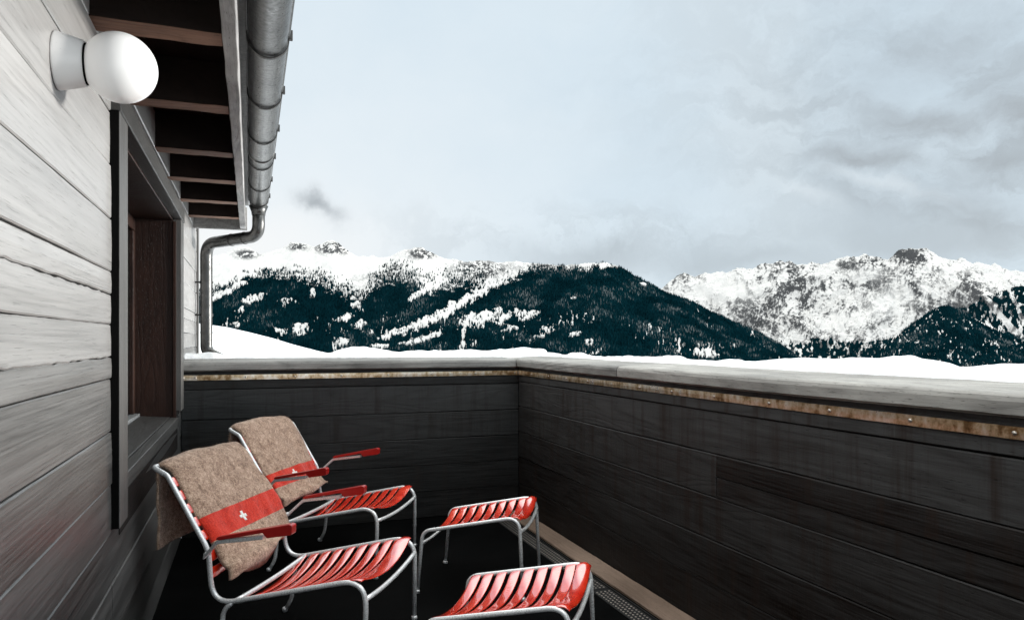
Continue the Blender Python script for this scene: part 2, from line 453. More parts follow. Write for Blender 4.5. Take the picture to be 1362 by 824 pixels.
for k in [-.24, -.10, .04, .18, .32, .461, .600, .745, .873, 1.004, 1.128]:
    mb = MB(); y = k * D
    n = 9
    vs = []; hw = .046
    for i in range(n):
        xx = XW - .02 + (XF0 - XW + .019) * i / (n - 1)
        for dy, dz in ((-hw, 0), (hw, 0), (hw, .149), (-hw, .149)):
            j = random.uniform(-1, 1) * .0022
            vs.append((xx, y + dy + j, ZR + dz + (abs(j) if dz == 0 else 0)))
    fs = []
    for i in range(n - 1):
        for j in range(4): a, b = i * 4 + j, i * 4 + (j + 1) % 4; fs.append((a, b, b + 4, a + 4))
    fs += [(0, 1, 2, 3)[::-1], tuple(range((n - 1) * 4, n * 4))]
    mb.add(vs, fs, tint=random.uniform(.2, .9))
    mb.m = [0 if (i % 4 == 0 and i < 4 * (n - 1)) else 1 for i in range(len(mb.f))]      # light from below put into the colour: pale undersides, dark sides
    Rf(mb, 'rafter', [M['rafter_wood'], M['soffit_wood']], bevel=.003)
mb = MB(); mb.box(XW - .3, XF1 + .012, YE - .02, YE + .012, ZR - .012, ZR + .149, tint=.9)
Rf(mb, 'verge_board', M['fascia_wood'], bevel=.003)
mb = MB()
n = 90; vs = []
for i in range(n):
    y = Y0 + (YE - .021 - Y0) * i / (n - 1)
    e = random.uniform(-1, 1) * .0022; e2 = random.uniform(-1, 1) * .0014
    for xx, z in ((XF0 + e2, ZR - .006 + e), (XF1 + e2, ZR - .006 + e), (XF1, ZR + .172), (XF0, ZR + .149)): vs.append((xx, y, z))
fs = []
for i in range(n - 1):
    for j in range(4): a, b = i * 4 + j, i * 4 + (j + 1) % 4; fs.append((a, b, b + 4, a + 4))
fs += [(3, 2, 1, 0), tuple(range((n - 1) * 4, n * 4))]
mb.add(vs, fs, tint=.6)
Rf(mb, 'fascia', M['fascia_wood'], bevel=.003)
# gutter
XG, RG = .0117 * D, .0132 * D
ZG = zz(.2) + RG
gut = MB()
def halfpipe(mb, y0, y1, r, a0=-8, a1=188, seg=22, n=2, th=.003):
    vs = []
    for i in range(n):
        y = y0 + (y1 - y0) * i / (n - 1)
        for rr in (r, r - th):
            for j in range(seg + 1):
                a = math.radians(a0 + (a1 - a0) * j / seg)
                vs.append((XG + math.cos(a) * rr, y, ZG - math.sin(a) * rr))
    m_ = seg + 1
    fs = []
    for i in range(n - 1):
        o, p = i * 2 * m_, (i + 1) * 2 * m_
        for j in range(seg):
            fs.append((o + j, p + j, p + j + 1, o + j + 1)); fs.append((o + m_ + j + 1, p + m_ + j + 1, p + m_ + j, o + m_ + j))
        fs.append((o, o + m_, p + m_, p)); fs.append((o + seg, p + seg, p + m_ + seg, o + m_ + seg))
    for o, s_ in ((0, 1), ((n - 1) * 2 * m_, -1)):
        for j in range(seg):
            q = (o + j, o + j + 1, o + m_ + j + 1, o + m_ + j); fs.append(q[::s_])
    mb.add(vs, fs)
YG = 1.2 * D
halfpipe(gut, Y0, YG, RG)
lathe(gut, [(0, RG * .985), (.004, RG * .985)], (XG, YG - .003, ZG), (0, 1, 0), 32)     # end cap
tube(gut, [(XG + RG * 1.0, Y0, ZG + .012), (XG + RG * 1.0, YG, ZG + .012)], .008, 10)
for k in (.30, .86): 
    halfpipe(gut, k * D, k * D + .05, RG + .0022, n=2)
gutter = H_(gut, 'gutter', M['zinc'], smooth=False)
gutter.data.polygons.foreach_set('use_smooth', [len(p.vertices) == 4 for p in gutter.data.polygons])
for k in (.18, .30, .42, .54, .66, .78, .90, 1.03, 1.15):
    mb = MB(); y = k * D - .012
    halfpipe(mb, y, y + .016, RG + .0055, -14, 194, th=.004)
    mb.box(XG + RG - .004, XG + RG + .016, y, y + .016, ZG + .004, ZG + .034)
    mb.v = [(a - XG, b - k * D, c - ZG) for a, b, c in mb.v]
    o = mb.obj('bracket', M['zinc_dark'], gutter, bevel=.001); o.location = (XG - XW, k * D, ZG)
# downpipe
RP = .0092 * D
P = [(XG, 1.165 * D, ZG - RG * .6), (XG, 1.165 * D, zz(.158)), (-.066 * D, 1.245 * D, zz(.1535)), (-.066 * D, 1.25 * D, zz(-.019)), (-.045 * D, 1.24 * D, zz(-.030))]
path = fillet(P, [0, .085, .10, .075, 0], 12)
mb = MB(); tube(mb, path, RP, 20)
lathe(mb, [(-.02, RP + .022), (.02, RP + .006), (.045, RP + .003)], (XG, 1.165 * D, ZG - RG - .002), (0, 0, -1), 24)
dp = H_(mb, 'downpipe', M['zinc'], smooth=True)
def sleeve(c, axis, r, l, name='pipe_clip'):
    mb = MB(); lathe(mb, [(-l, r), (l, r)], c, axis, 24)
    mb.v = [(a - XW, b, c_) for a, b, c_ in mb.v]
    mb.obj(name, M['zinc_dark'], dp, bevel=.001)
for k in (.092, .040):
    mb = MB(); c = (-.066 * D, 1.25 * D, zz(k))
    lathe(mb, [(-.009, RP + .004), (.009, RP + .004)], c, (0, 0, 1), 24)
    tube(mb, [(c[0] - RP, c[1], c[2]), (XW - .01, c[1], c[2])], .006, 8)
    mb.v = [(a - XW, b, c_) for a, b, c_ in mb.v]
    mb.obj('pipe_clip', M['zinc_dark'], dp, bevel=.001)
for t in (.25, .5):
    a, b = Vector(P[1]), Vector(P[2]); d_ = (b - a)
    sleeve(a + d_ * t, d_, RP + .0025, .004, 'joint_ring')
sleeve((-.066 * D, 1.25 * D, zz(.012)), (0, 0, 1), RP + .002, .004, 'joint_ring')

# wall lamp
YL, ZL = .378 * D, zz(.1265)
lamp = tag(empty('wall_lamp', (XW, YL, ZL)), 'white globe lamp on a round base, fixed high on the plank wall', 'lamp')
def L_(mb, name, mat, **k):
    mb.v = [(x - XW, y - YL, z - ZL) for x, y, z in mb.v]
    return mb.obj(name, mat, lamp, **k)
mb = MB(); lathe(mb, [(.001, .0128 * D), (.004, .0129 * D), (.048, .0104 * D), (.0525, .0099 * D)], (XW, YL, ZL), (1, 0, 0), 48)
o = L_(mb, 'base', M['porcelain'], smooth=True)
o.data.polygons.foreach_set('use_smooth', [len(p.vertices) == 4 for p in o.data.polygons])
mb = MB(); lathe(mb, [(.044, .0092 * D), (.056, .0092 * D)], (XW, YL, ZL), (1, 0, 0), 40)
L_(mb, 'gasket', M['rubber'])
mb = MB(); R0 = .0159 * D; cx = .0257 * D
lathe(mb, [(cx - math.cos(a) * R0, max(math.sin(a) * R0, .0005)) for a in [math.pi * (.18 + .82 * i / 30) for i in range(31)]], (XW, YL, ZL), (1, 0, 0), 56)
L_(mb, 'globe', M['opal'], smooth=True)

# ------------------------------------------------------------------ parapets
ZI, ZO, ZBm = zz(-.0277), zz(-.0248), zz(-.0402)      # cap: inner edge, outer edge, underside
OV = .0066 * D
WC = .075 * D
YN = -2.4
def capboard(mb, along, s0, s1, inner, sign, tint):
    """a coping board: ALONG 'x' or 'y', INNER the coordinate of its edge over the terrace, SIGN outwards"""
    n = max(3, int((s1 - s0) / .05))
    prof = [(0.012, ZBm), (0.0, ZBm + .008), (-.001, ZI - .018), (.003, ZI - .007), (.011, ZI - .001), (.03, ZI + .0012), (WC * .5, (ZI + ZO) / 2), (WC, ZO), (WC + .004, ZO - .01), (WC, ZBm)]
    vs = []
    ph = random.uniform(0, 9)
    for i in range(n):
        s = s0 + (s1 - s0) * i / (n - 1)
        wob = math.sin(s * 1.9 + ph) * .0025 + math.sin(s * 5.3 + ph) * .001
        for w, z in prof:
            j = random.uniform(-1, 1) * .0007
            c = inner + sign * (w + (wob if w < .05 else 0) + j)
            vs.append((s, c, z + wob * .5 + j) if along == 'x' else (c, s, z + wob * .5 + j))
    m_ = len(prof); fs = []
    for i in range(n - 1):
        for j in range(m_):
            a, b = i * m_ + j, i * m_ + (j + 1) % m_
            fs.append((a, b, b + m_, a + m_))
    fs += [tuple(range(m_)), tuple(range((n - 1) * m_, n * m_))[::-1]]
    mb.add(vs, fs, tint=tint)

def pxX(px):                                          # station along the back parapet seen at a picture column
    u = (px - 681) / 960; return D * (SY + u * CY) / (CY - u * SY)
def pxY(px):
    u = (px - 681) / 960; return XB * (CY - u * SY) / (SY + u * CY)

# back parapet
back = tag(empty('parapet_wall', (0, D, 0)), 'short dark plank parapet across the far end, behind the two armchairs', 'parapet', 'plank parapets round the terrace')
def B_(mb, name, mat, parent=back, **k):
    mb.v = [(x, y - D, z) for x, y, z in mb.v]
    return mb.obj(name, mat, parent, **k)
mb = MB()
X0, X1 = XW + .001, XB - .002
ks = [-.0385, -.0634, -.1020, -.1394, -.1765, -.2135, -.253]
for i in range(len(ks) - 1):
    plank(mb, (1, 0, 0), (0, -1, 0), (0, D, 0), X0 + .003, X1 - .003, max(.001, zz(ks[i + 1])), zz(ks[i]), tint=[.35, .75, .50, .26, .10, .04][i], tilt=.0015, gap=.0012, thick=.03)  # shade towards the floor put into the tints of the lower boards
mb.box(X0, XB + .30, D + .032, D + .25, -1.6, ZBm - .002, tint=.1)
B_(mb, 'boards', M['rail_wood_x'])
mb = MB(); capboard(mb, 'x', X0 + .002, XB - OV - .004, D - OV, 1, .55)
B_(mb, 'cap', M['cap_wood_x'])
mb = MB(); n = 60; vs = []
zc0, zc1 = zz(-.0512), zz(-.0447)
def strip(mb, along, s0, s1, face, out):
    n = int((s1 - s0) / .03); vs = []
    for i in range(n):
        s = s0 + (s1 - s0) * i / (n - 1); w = out + random.uniform(0, .0006); e = random.uniform(-1, 1) * .0005
        for d, z in ((0.001, zc0 + e), (w, zc0 + e), (w + .0006, (zc0 + zc1) / 2), (w, zc1 + e), (.001, zc1 + e)):
            vs.append((s, face - d, z) if along == 'x' else (face - d, s, z))
    fs = []
    for i in range(n - 1):
        for j in range(5): a, b = i * 5 + j, i * 5 + (j + 1) % 5; fs.append((a, b, b + 5, a + 5))
    fs += [tuple(range(5)), tuple(range((n - 1) * 5, n * 5))[::-1]]
    mb.add(vs, fs)
strip(mb, 'x', X0 + .002, XB - .012, D, .008)
cs = B_(mb, 'copper_strip', M['copper'])
scm = MB(); lathe(scm, [(0, .0062), (.002, .0060), (.0042, .0044), (.005, .002)], (0, 0, 0), (0, -1, 0), 14)
proto = scm.obj('screw', M['screw'], cs, smooth=True)
pos = [pxX(p) for p in (244, 260, 327, 392, 454, 516, 574, 631.5, 684)]
for i, xx in enumerate(pos):
    o = proto if i == 0 else proto.copy()
    if i: COL.objects.link(o)
    o.parent = cs; o.location = (xx, -.0085, (zc0 + zc1) / 2)

# long parapet
long_ = tag(empty('parapet_wall', (XB, 0, 0)), 'long dark plank parapet running along the right side with a grey timber cap', 'parapet', 'plank parapets round the terrace')
def P_(mb, name, mat, parent=long_, **k):
    mb.v = [(x - XB, y, z) for x, y, z in mb.v]
    return mb.obj(name, mat, parent, **k)
mb = MB()
yj = .5186 * D
def pl(y0, y1, a, b, t, **k):
    plank(mb, (0, 1, 0), (-1, 0, 0), (XB, 0, 0), y0, y1, max(.001, zz(a)), zz(b), tint=t, gap=.0013, thick=.03, **k)
pl(YN, D - .002, -.0610, -.0385, .85, tilt=.003)  # tints below carry the shade too: boards darken down to the floor
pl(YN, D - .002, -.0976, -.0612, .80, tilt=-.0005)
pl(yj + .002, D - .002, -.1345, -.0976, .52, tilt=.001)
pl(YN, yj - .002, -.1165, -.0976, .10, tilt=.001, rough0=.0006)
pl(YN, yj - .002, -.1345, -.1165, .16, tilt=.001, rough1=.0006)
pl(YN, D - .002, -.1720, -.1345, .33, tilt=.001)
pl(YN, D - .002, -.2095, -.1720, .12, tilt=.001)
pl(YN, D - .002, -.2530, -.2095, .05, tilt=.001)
mb.box(XB + .032, XB + .25, YN, D + .03, -1.6, ZBm - .002, tint=.1)
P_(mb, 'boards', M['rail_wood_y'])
yc = pxY(828)
for a, b, t in ((yc + .003, D + WC, .75), (1.05, yc - .003, .6), (YN, 1.044, .5)):
    mb = MB(); capboard(mb, 'y', a, b, XB - OV, 1, t)
    P_(mb, 'cap', M['cap_wood_y'])
mb = MB(); strip(mb, 'y', YN, D - .012, XB, .008)
cs2 = P_(mb, 'copper_strip', M['copper'])
ys = [pxY(640 + c / 1.886) for c in (97, 130, 173, 218, 272, 332, 402, 483, 590, 728, 880, 1083, 1345)]
k = ys[-1]
while k > YN + .3: k -= .2; ys.append(k)
for i, yy in enumerate(ys):
    o = proto.copy(); COL.objects.link(o); o.parent = cs2
    o.location = (-.0085, yy, (zc0 + zc1) / 2); o.rotation_euler = (0, 0, -math.pi / 2)

# snow lying on the outer side of the caps
def snow_ridge(mb, stations, half):
    """stations: (x, y, outward normal, height)"""
    m_ = 11; vs = []
    for (x, y, nx, ny, h) in stations:
        for j in range(m_):
            t = -1 + 2 * j / (m_ - 1)
            w = half * t
            z = ZO - .012 + (h + .012) * max(0, 1 - abs(t) ** 2.4) ** .75
            jx = random.uniform(-1, 1) * .006; jz = random.uniform(-1, 1) * .0035 + (float(vnoise(x * 11, y * 11 + t * 2, 5)) - .5) * .018
            vs.append((x + nx * (w + jx), y + ny * (w + jx), z + jz if 0 < j < m_ - 1 else z))
    fs = []
    for i in range(len(stations) - 1):
        for j in range(m_ - 1): a = i * m_ + j; fs.append((a, a + 1, a + m_ + 1, a + m_))
    mb.add(vs, fs)
def ip(t, xs, ys): return float(np.interp(t, xs, ys))
bx = [262, 285, 300, 330, 430, 440, 455, 480, 505, 530, 560, 590, 620, 650, 680, 700, 720, 742]
by = [470, 467, 471, 473, 471, 469, 463, 460, 464, 467.5, 466, 467, 465.5, 466, 463.5, 462.5, 464.5, 468]
st = []
YS, XS = D + WC * .95, XB + WC * .98
x = XW
while x < XS:
    u_ = (x * CY - YS * SY) / (x * SY + YS * CY); d_ = x * SY + YS * CY
    px = 681 + 960 * u_
    y_ = ip(px, bx, by) + random.uniform(-1, 1) * .7
    st.append((x, YS, 0, 1, max(.004, H - (y_ - 452) / 960 * d_ - ZO))); x += .022
mb = MB(); snow_ridge(mb, st, .085)
rx = [735, 746, 760, 768, 782, 800, 840, 852, 880, 895, 905, 930, 958, 970, 979, 990, 1060, 1101, 1117, 1160, 1191, 1215, 1223, 1260, 1284, 1305, 1329, 1362, 1500]
ry = [470, 476, 471, 468, 473, 474.5, 475, 476, 476, 474, 477.5, 479.5, 479.5, 477, 478, 480, 478.5, 478, 476, 474.5, 473, 475, 477.5, 485, 489.5, 486, 483, 484, 478]
st = []
y = D + WC * .9
while y > YN:
    d_ = XS * SY + y * CY
    px = 681 + 960 * (XS * CY - y * SY) / d_ if d_ > .3 else 1500
    y_ = ip(min(px, 1500), rx, ry) + random.uniform(-1, 1) * .6
    h = H - (y_ - 452) / 960 * max(d_, .3) - ZO
    st.append((XS, y, 1, 0, min(.12, max(.006, h)))); y -= .02
snow_ridge(mb, st, .085)
sn = mb.obj('cap_snow', M['snow'], smooth=True)
sm_ = sn.modifiers.new('soft', 'SUBSURF'); sm_.levels = 1; sm_.render_levels = 1
tag(sn, 'uneven ridge of white snow along the outer edge of the parapet caps', 'snow', kind='stuff')

# ------------------------------------------------------------------ terrace floor, drain, kerb
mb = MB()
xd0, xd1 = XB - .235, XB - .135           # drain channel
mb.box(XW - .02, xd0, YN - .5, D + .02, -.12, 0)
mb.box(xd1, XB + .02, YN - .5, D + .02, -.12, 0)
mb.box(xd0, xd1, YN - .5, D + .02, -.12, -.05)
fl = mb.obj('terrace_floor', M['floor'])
tag(fl, 'black terrace floor under the red chairs and stools', 'floor', kind='structure')
mb = MB()
for a, b in ((yj - .3, D - .05), (YN, yj - .304)):
    n = max(4, int((b - a) / .06)); vs = []
    for i in range(n):
        y = a + (b - a) * i / (n - 1); e = random.uniform(-1, 1) * .001
        for xx, z in ((XB - .121 + e, .0005), (XB - .121 + e, .010), (XB - .117 + e, .0135), (XB - .008, .0150 + e), (XB - .004, .0005)): vs.append((xx, y, z))
    fs = []
    for i in range(n - 1):
        for j in range(5): p_, q_ = i * 5 + j, i * 5 + (j + 1) % 5; fs.append((p_, q_, q_ + 5, p_ + 5))
    fs += [tuple(range(5)), tuple(range((n - 1) * 5, n * 5))[::-1]]
    mb.add(vs, fs, tint=.5)
kb = mb.obj('kerb', M['kerb_wood'])
tag(kb, 'flat pale brown kerb board along the foot of the long parapet', 'kerb', kind='structure')
dr = tag(empty('drain_channel', ((xd0 + xd1) / 2, 0, 0)), 'narrow black drain channel with a perforated grate beside the brown kerb board', 'drain')
cxm = (xd0 + xd1) / 2
mb = MB(); hw = .049
for sx in (-1, 1): mb.box(sx * hw - .002, sx * hw + .002, YN, D - .03, -.049, .004)
mb.obj('edge_rail', M['drain'], dr, bevel=.001)
mb = MB()
seg_y = [(D - .04, 2.93), (2.925, 1.93), (1.925, .9), (.895, -.2)]
for a, b in seg_y:
    mb.box(-hw + .004, hw - .004, b, a, -.010, -.002)
    y = b + .02
    while y < a - .02:
        for xx in (-.030, -.010, .010, .030):
            lathe(mb, [(0, .0052), (.0016, .0048), (.0022, .0028)], (xx, y, -.0022), (0, 0, 1), 8, mat=1)
        y += .022
mb.obj('grate', [M['drain'], M['screw']], dr)

# ------------------------------------------------------------------ chairs
def smooth_all(o): o.data.polygons.foreach_set('use_smooth', [True] * len(o.data.polygons)); return o
RT = .0088
def P3(x, y, z): return Vector((x * S, y * S, z * S))
W = .24
C_, K_, M_, L_p, F_p = (-.393, .617), (-.348, .594), (-.207, .367), (-.193, .198), (.310, .307)

def slat_mesh(mb, c, dirx, dirn, halfw, halfspan, sag, th=.0045, nose=0.0, ny=18, nx=5):
    """a bent slat: C its middle in the xz plane, DIRX along the seat, DIRN its upward normal"""
    vs = []
    for side in (0, 1):
        for i in range(ny + 1):
            y = -halfspan + 2 * halfspan * i / ny
            t = y / halfspan
            lift = RT / S + .001 - sag * (1 - t * t)
            e = max(0, abs(t) - .93) / .07
            lift -= e * e * .006
            for j in range(nx):
                q = -1 + 2 * j / (nx - 1)
                w = q * halfw
                n_ = lift + .0012 * (1 - q * q) - nose * max(0, q) ** 2
                p = (c[0] + dirx[0] * w + dirn[0] * n_, y, c[1] + dirx[1] * w + dirn[1] * n_)
                v = P3(*p)
                if side: v -= Vector((dirn[0], 0, dirn[1])) * th
                vs.append(v)
    fs = []
    st_ = (ny + 1) * nx
    for i in range(ny):
        for j in range(nx - 1):
            a = i * nx + j
            fs.append((a, a + 1, a + nx + 1, a + nx)); b = a + st_; fs.append((b + nx, b + nx + 1, b + 1, b))
    for i in range(ny):
        a = i * nx; fs.append((a + nx, a + nx + st_, a + st_, a)); a = i * nx + nx - 1; fs.append((a, a + st_, a + nx + st_, a + nx))
    for j in range(nx - 1):
        a = j; fs.append((a, a + st_, a + 1 + st_, a + 1)); a = ny * nx + j; fs.append((a + 1, a + 1 + st_, a + st_, a))
    mb.add(vs, fs)

def slat(parent, name, *a, **k):
    mb = MB(); slat_mesh(mb, *a, **k)
    o = mb.obj(name, M['red'], parent, smooth=True)
    b = o.modifiers.new('edge', 'BEVEL'); b.width = .0012; b.segments = 2; b.limit_method = 'ANGLE'; b.angle_limit = math.radians(50)
    return o

def unit(p, q):
    d = Vector((q[0] - p[0], q[1] - p[1])); l = d.length; d /= l
    n = Vector((-d.y, d.x))
    return d, n, l

def make_chair():
    root = empty('slatted_armchair')
    # bent side tubes joined by the top bar
    def side(s): return [P3(C_[0], s * W, C_[1]), P3(K_[0], s * W, K_[1]), P3(M_[0], s * W, M_[1]), P3(L_p[0], s * W, L_p[1]), P3(F_p[0], s * W, F_p[1]), P3(.305, s * (W + .008), .0)]
    mb = MB()
    for s in (-1, 1):
        pts = side(s)
        tube(mb, fillet([P3(-.399, s * (W - .05), .617)] + [P3(-.399, s * W, .619)] + pts[1:], [0, .018, .035, .13, .075, .075, 0], 9), RT, 14)
        lathe(mb, [(0, RT * 1.35), (.012, RT * 1.35), (.016, RT)], pts[-1], (0, 0, 1), 14)
    tube(mb, [P3(-.399, -W + .05, .617), P3(-.399, W - .05, .617)], RT * .98, 12)
    mb.obj('frame', M['tube'], root, smooth=True)
    mb = MB()                                                      # bars across: behind the seat and under the front slat
    pb = [P3(-.115, y, .2155 - .006 * (1 - (y / W) ** 2)) for y in np.linspace(-W, W, 13)]
    tube(mb, pb, RT * .95, 12)
    pf = [P3(.309, y, .246 - .014 * (1 - (y / W) ** 2)) for y in np.linspace(-W - .001, W + .001, 13)]
    tube(mb, pf, RT * .95, 12)
    mb.obj('cross_bar', M['tube'], root, smooth=True)
    for s in (-1, 1):
        mb = MB()
        tube(mb, fillet([P3(-.125, s * W, .212), P3(-.155, s * W, .185), P3(-.172, s * W, .05), P3(-.20, s * (W + .004), 0)], [0, .06, .1, 0], 6), RT * .95, 12)
        lathe(mb, [(0, RT * 1.35), (.012, RT * 1.35), (.016, RT)], P3(-.20, s * (W + .004), 0), (0, 0, 1), 14)
        mb.obj('rear_leg', M['tube'], root, smooth=True)
    d, n, l = unit(L_p, F_p)
    for i, s_ in enumerate([.145, .24, .335, .43, .525, .62, .715, .81]):
        c = (L_p[0] + d.x * l * s_, L_p[1] + d.y * l * s_)
        slat(root, 'seat_slat', c, d, n, .0160, W + .004, .040)
    c = (L_p[0] + d.x * l * .915, L_p[1] + d.y * l * .915)
    slat(root, 'seat_slat', c, d, n, .027, W + .002, .040, nose=.006)
    d, n, l = unit(K_, M_)
    n = -n if n.x < 0 else n
    for s_ in (.10, .28, .46, .64, .82):
        c = (K_[0] + d.x * l * s_, K_[1] + d.y * l * s_)
        slat(root, 'back_slat', c, (d.x, d.y), (n.x, n.y), .0165, W + .003, .020)
    d2, n2, l2 = unit(M_, L_p)
    n2 = -n2 if n2.x < 0 else n2
    for s_ in (.12, .42):
        c = (M_[0] + d2.x * l2 * s_, M_[1] + d2.y * l2 * s_)
        slat(root, 'back_slat', c, (d2.x, d2.y), (n2.x, n2.y), .0165, W + .003, .016)
    for s in (-1, 1):
        yc_ = s * .287
        mb = MB()
        prof = [(-.146, .4215), (-.138, .427), (.092, .4745), (.100, .473), (.103, .468), (.1015, .447), (.096, .443), (.022, .4305), (.014, .437), (.008, .4455), (-.136, .4160), (-.146, .4180)]
        hw0, vs = .0145, []
        for y in (-1, 1):
            for px_, pz in prof:
                wd = hw0 * (.72 + .28 * min(1, max(0, (px_ + .146) / .20)))
                vs.append(P3(px_, yc_ + y * wd, pz))
        k_ = len(prof)
        fs = [tuple(range(k_)), tuple(range(k_, 2 * k_))[::-1]] + [(j, j + k_, (j + 1) % k_ + k_, (j + 1) % k_) for j in range(k_)]
        fs = [f[::-1] for f in fs]
        mb.add(vs, fs)
        arm = mb.obj('armrest', M['arm_red'], root, bevel=.003)
        mb = MB()
        ctr = fillet([P3(-.203, s * .268, .360), P3(-.146, s * .287, .4155), P3(.005, s * .287, .4365)], [0, .03, 0], 5)
        vs = []
        for q in ctr:
            for dy, dz in ((-.009, .004), (.009, .004), (.009, -.010), (-.009, -.010)): vs.append(q + Vector((0, dy, dz - .0035)))
        fs = []
        for i in range(len(ctr) - 1):
            for j in range(4): a, b = i * 4 + j, i * 4 + (j + 1) % 4; fs.append((a, a + 4, b + 4, b))
        fs += [(0, 1, 2, 3), tuple(range(len(vs) - 4, len(vs)))[::-1]]
        mb.add(vs, fs)
        tube(mb, [P3(-.200, s * W, .3635), P3(-.200, s * .270, .3615)], .007, 10)
        mb.obj('bracket', M['tube'], arm, bevel=.003)
    return root

def copy_tree(o, parent=None):
    c = o.copy(); COL.objects.link(c); c.parent = parent
    for ch in list(o.children): copy_tree(ch, c)
    return c

chair = make_chair()
chair.location = (.176 * S, 2.54 * S, 0); chair.rotation_euler = (0, 0, -.518)
tag(chair, 'red slatted armchair on a silver tube frame, nearer the camera and beside the plank wall', 'armchair', 'red slatted armchairs with blankets')
chair2 = copy_tree(chair)
chair2.location = (.375 * S, 3.475 * S, 0); chair2.rotation_euler = (0, 0, -.552)
tag(chair2, 'red slatted armchair farther back by the end parapet, half hidden by the other armchair', 'armchair', 'red slatted armchairs with blankets')

# ------------------------------------------------------------------ footstools
def make_stool():
    root = empty('slatted_footstool')
    w = .193; SL, SR = (-.199, .249), (.199, .325)
    mb = MB()
    for s in (-1, 1):
        p = [P3(-.221, s * (w + .002), 0), P3(SL[0], s * w, SL[1]), P3(SR[0], s * w, SR[1]), P3(.214, s * (w + .004), 0)]
        tube(mb, fillet(p, [0, .05, .055, 0], 9), RT * .93, 14)
        for q in (p[0], p[-1]): lathe(mb, [(0, RT * 1.3), (.012, RT * 1.3), (.016, RT * .9)], q, (0, 0, 1), 14)
    mb.obj('frame', M['tube'], root, smooth=True)
    mb = MB()
    tube(mb, [P3(-.2035, y, .200 - .012 * (1 - (y / w) ** 2)) for y in np.linspace(-w, w, 11)], RT * .8, 12)
    tube(mb, [P3(.2025, y, .270 - .020 * (1 - (y / w) ** 2)) for y in np.linspace(-w, w, 11)], RT * .9, 12)
    mb.obj('cross_bar', M['tube'], root, smooth=True)
    d, n, l = unit(SL, SR)
    for s_ in (.075, .18, .293, .406, .519, .632, .745, .855):
        c = (SL[0] + d.x * l * s_, SL[1] + d.y * l * s_)
        slat(root, 'slat', c, d, n, .0160, w + .004, .034)
    c = (SL[0] + d.x * l * .955, SL[1] + d.y * l * .955)
    slat(root, 'slat', c, d, n, .021, w + .002, .032, nose=.012)
    return root
st1 = make_stool()
st1.location = (.925 * S, 2.925 * S, 0); st1.rotation_euler = (0, 0, -.55)
tag(st1, 'red slatted footstool farther back, seen whole on its four thin legs', 'footstool', 'red slatted footstools')
st2 = copy_tree(st1)
st2.location = (.725 * S, 1.993 * S, 0); st2.rotation_euler = (0, 0, -.602)
tag(st2, 'red slatted footstool nearest the camera, cut off by the bottom edge of the photo', 'footstool', 'red slatted footstools')

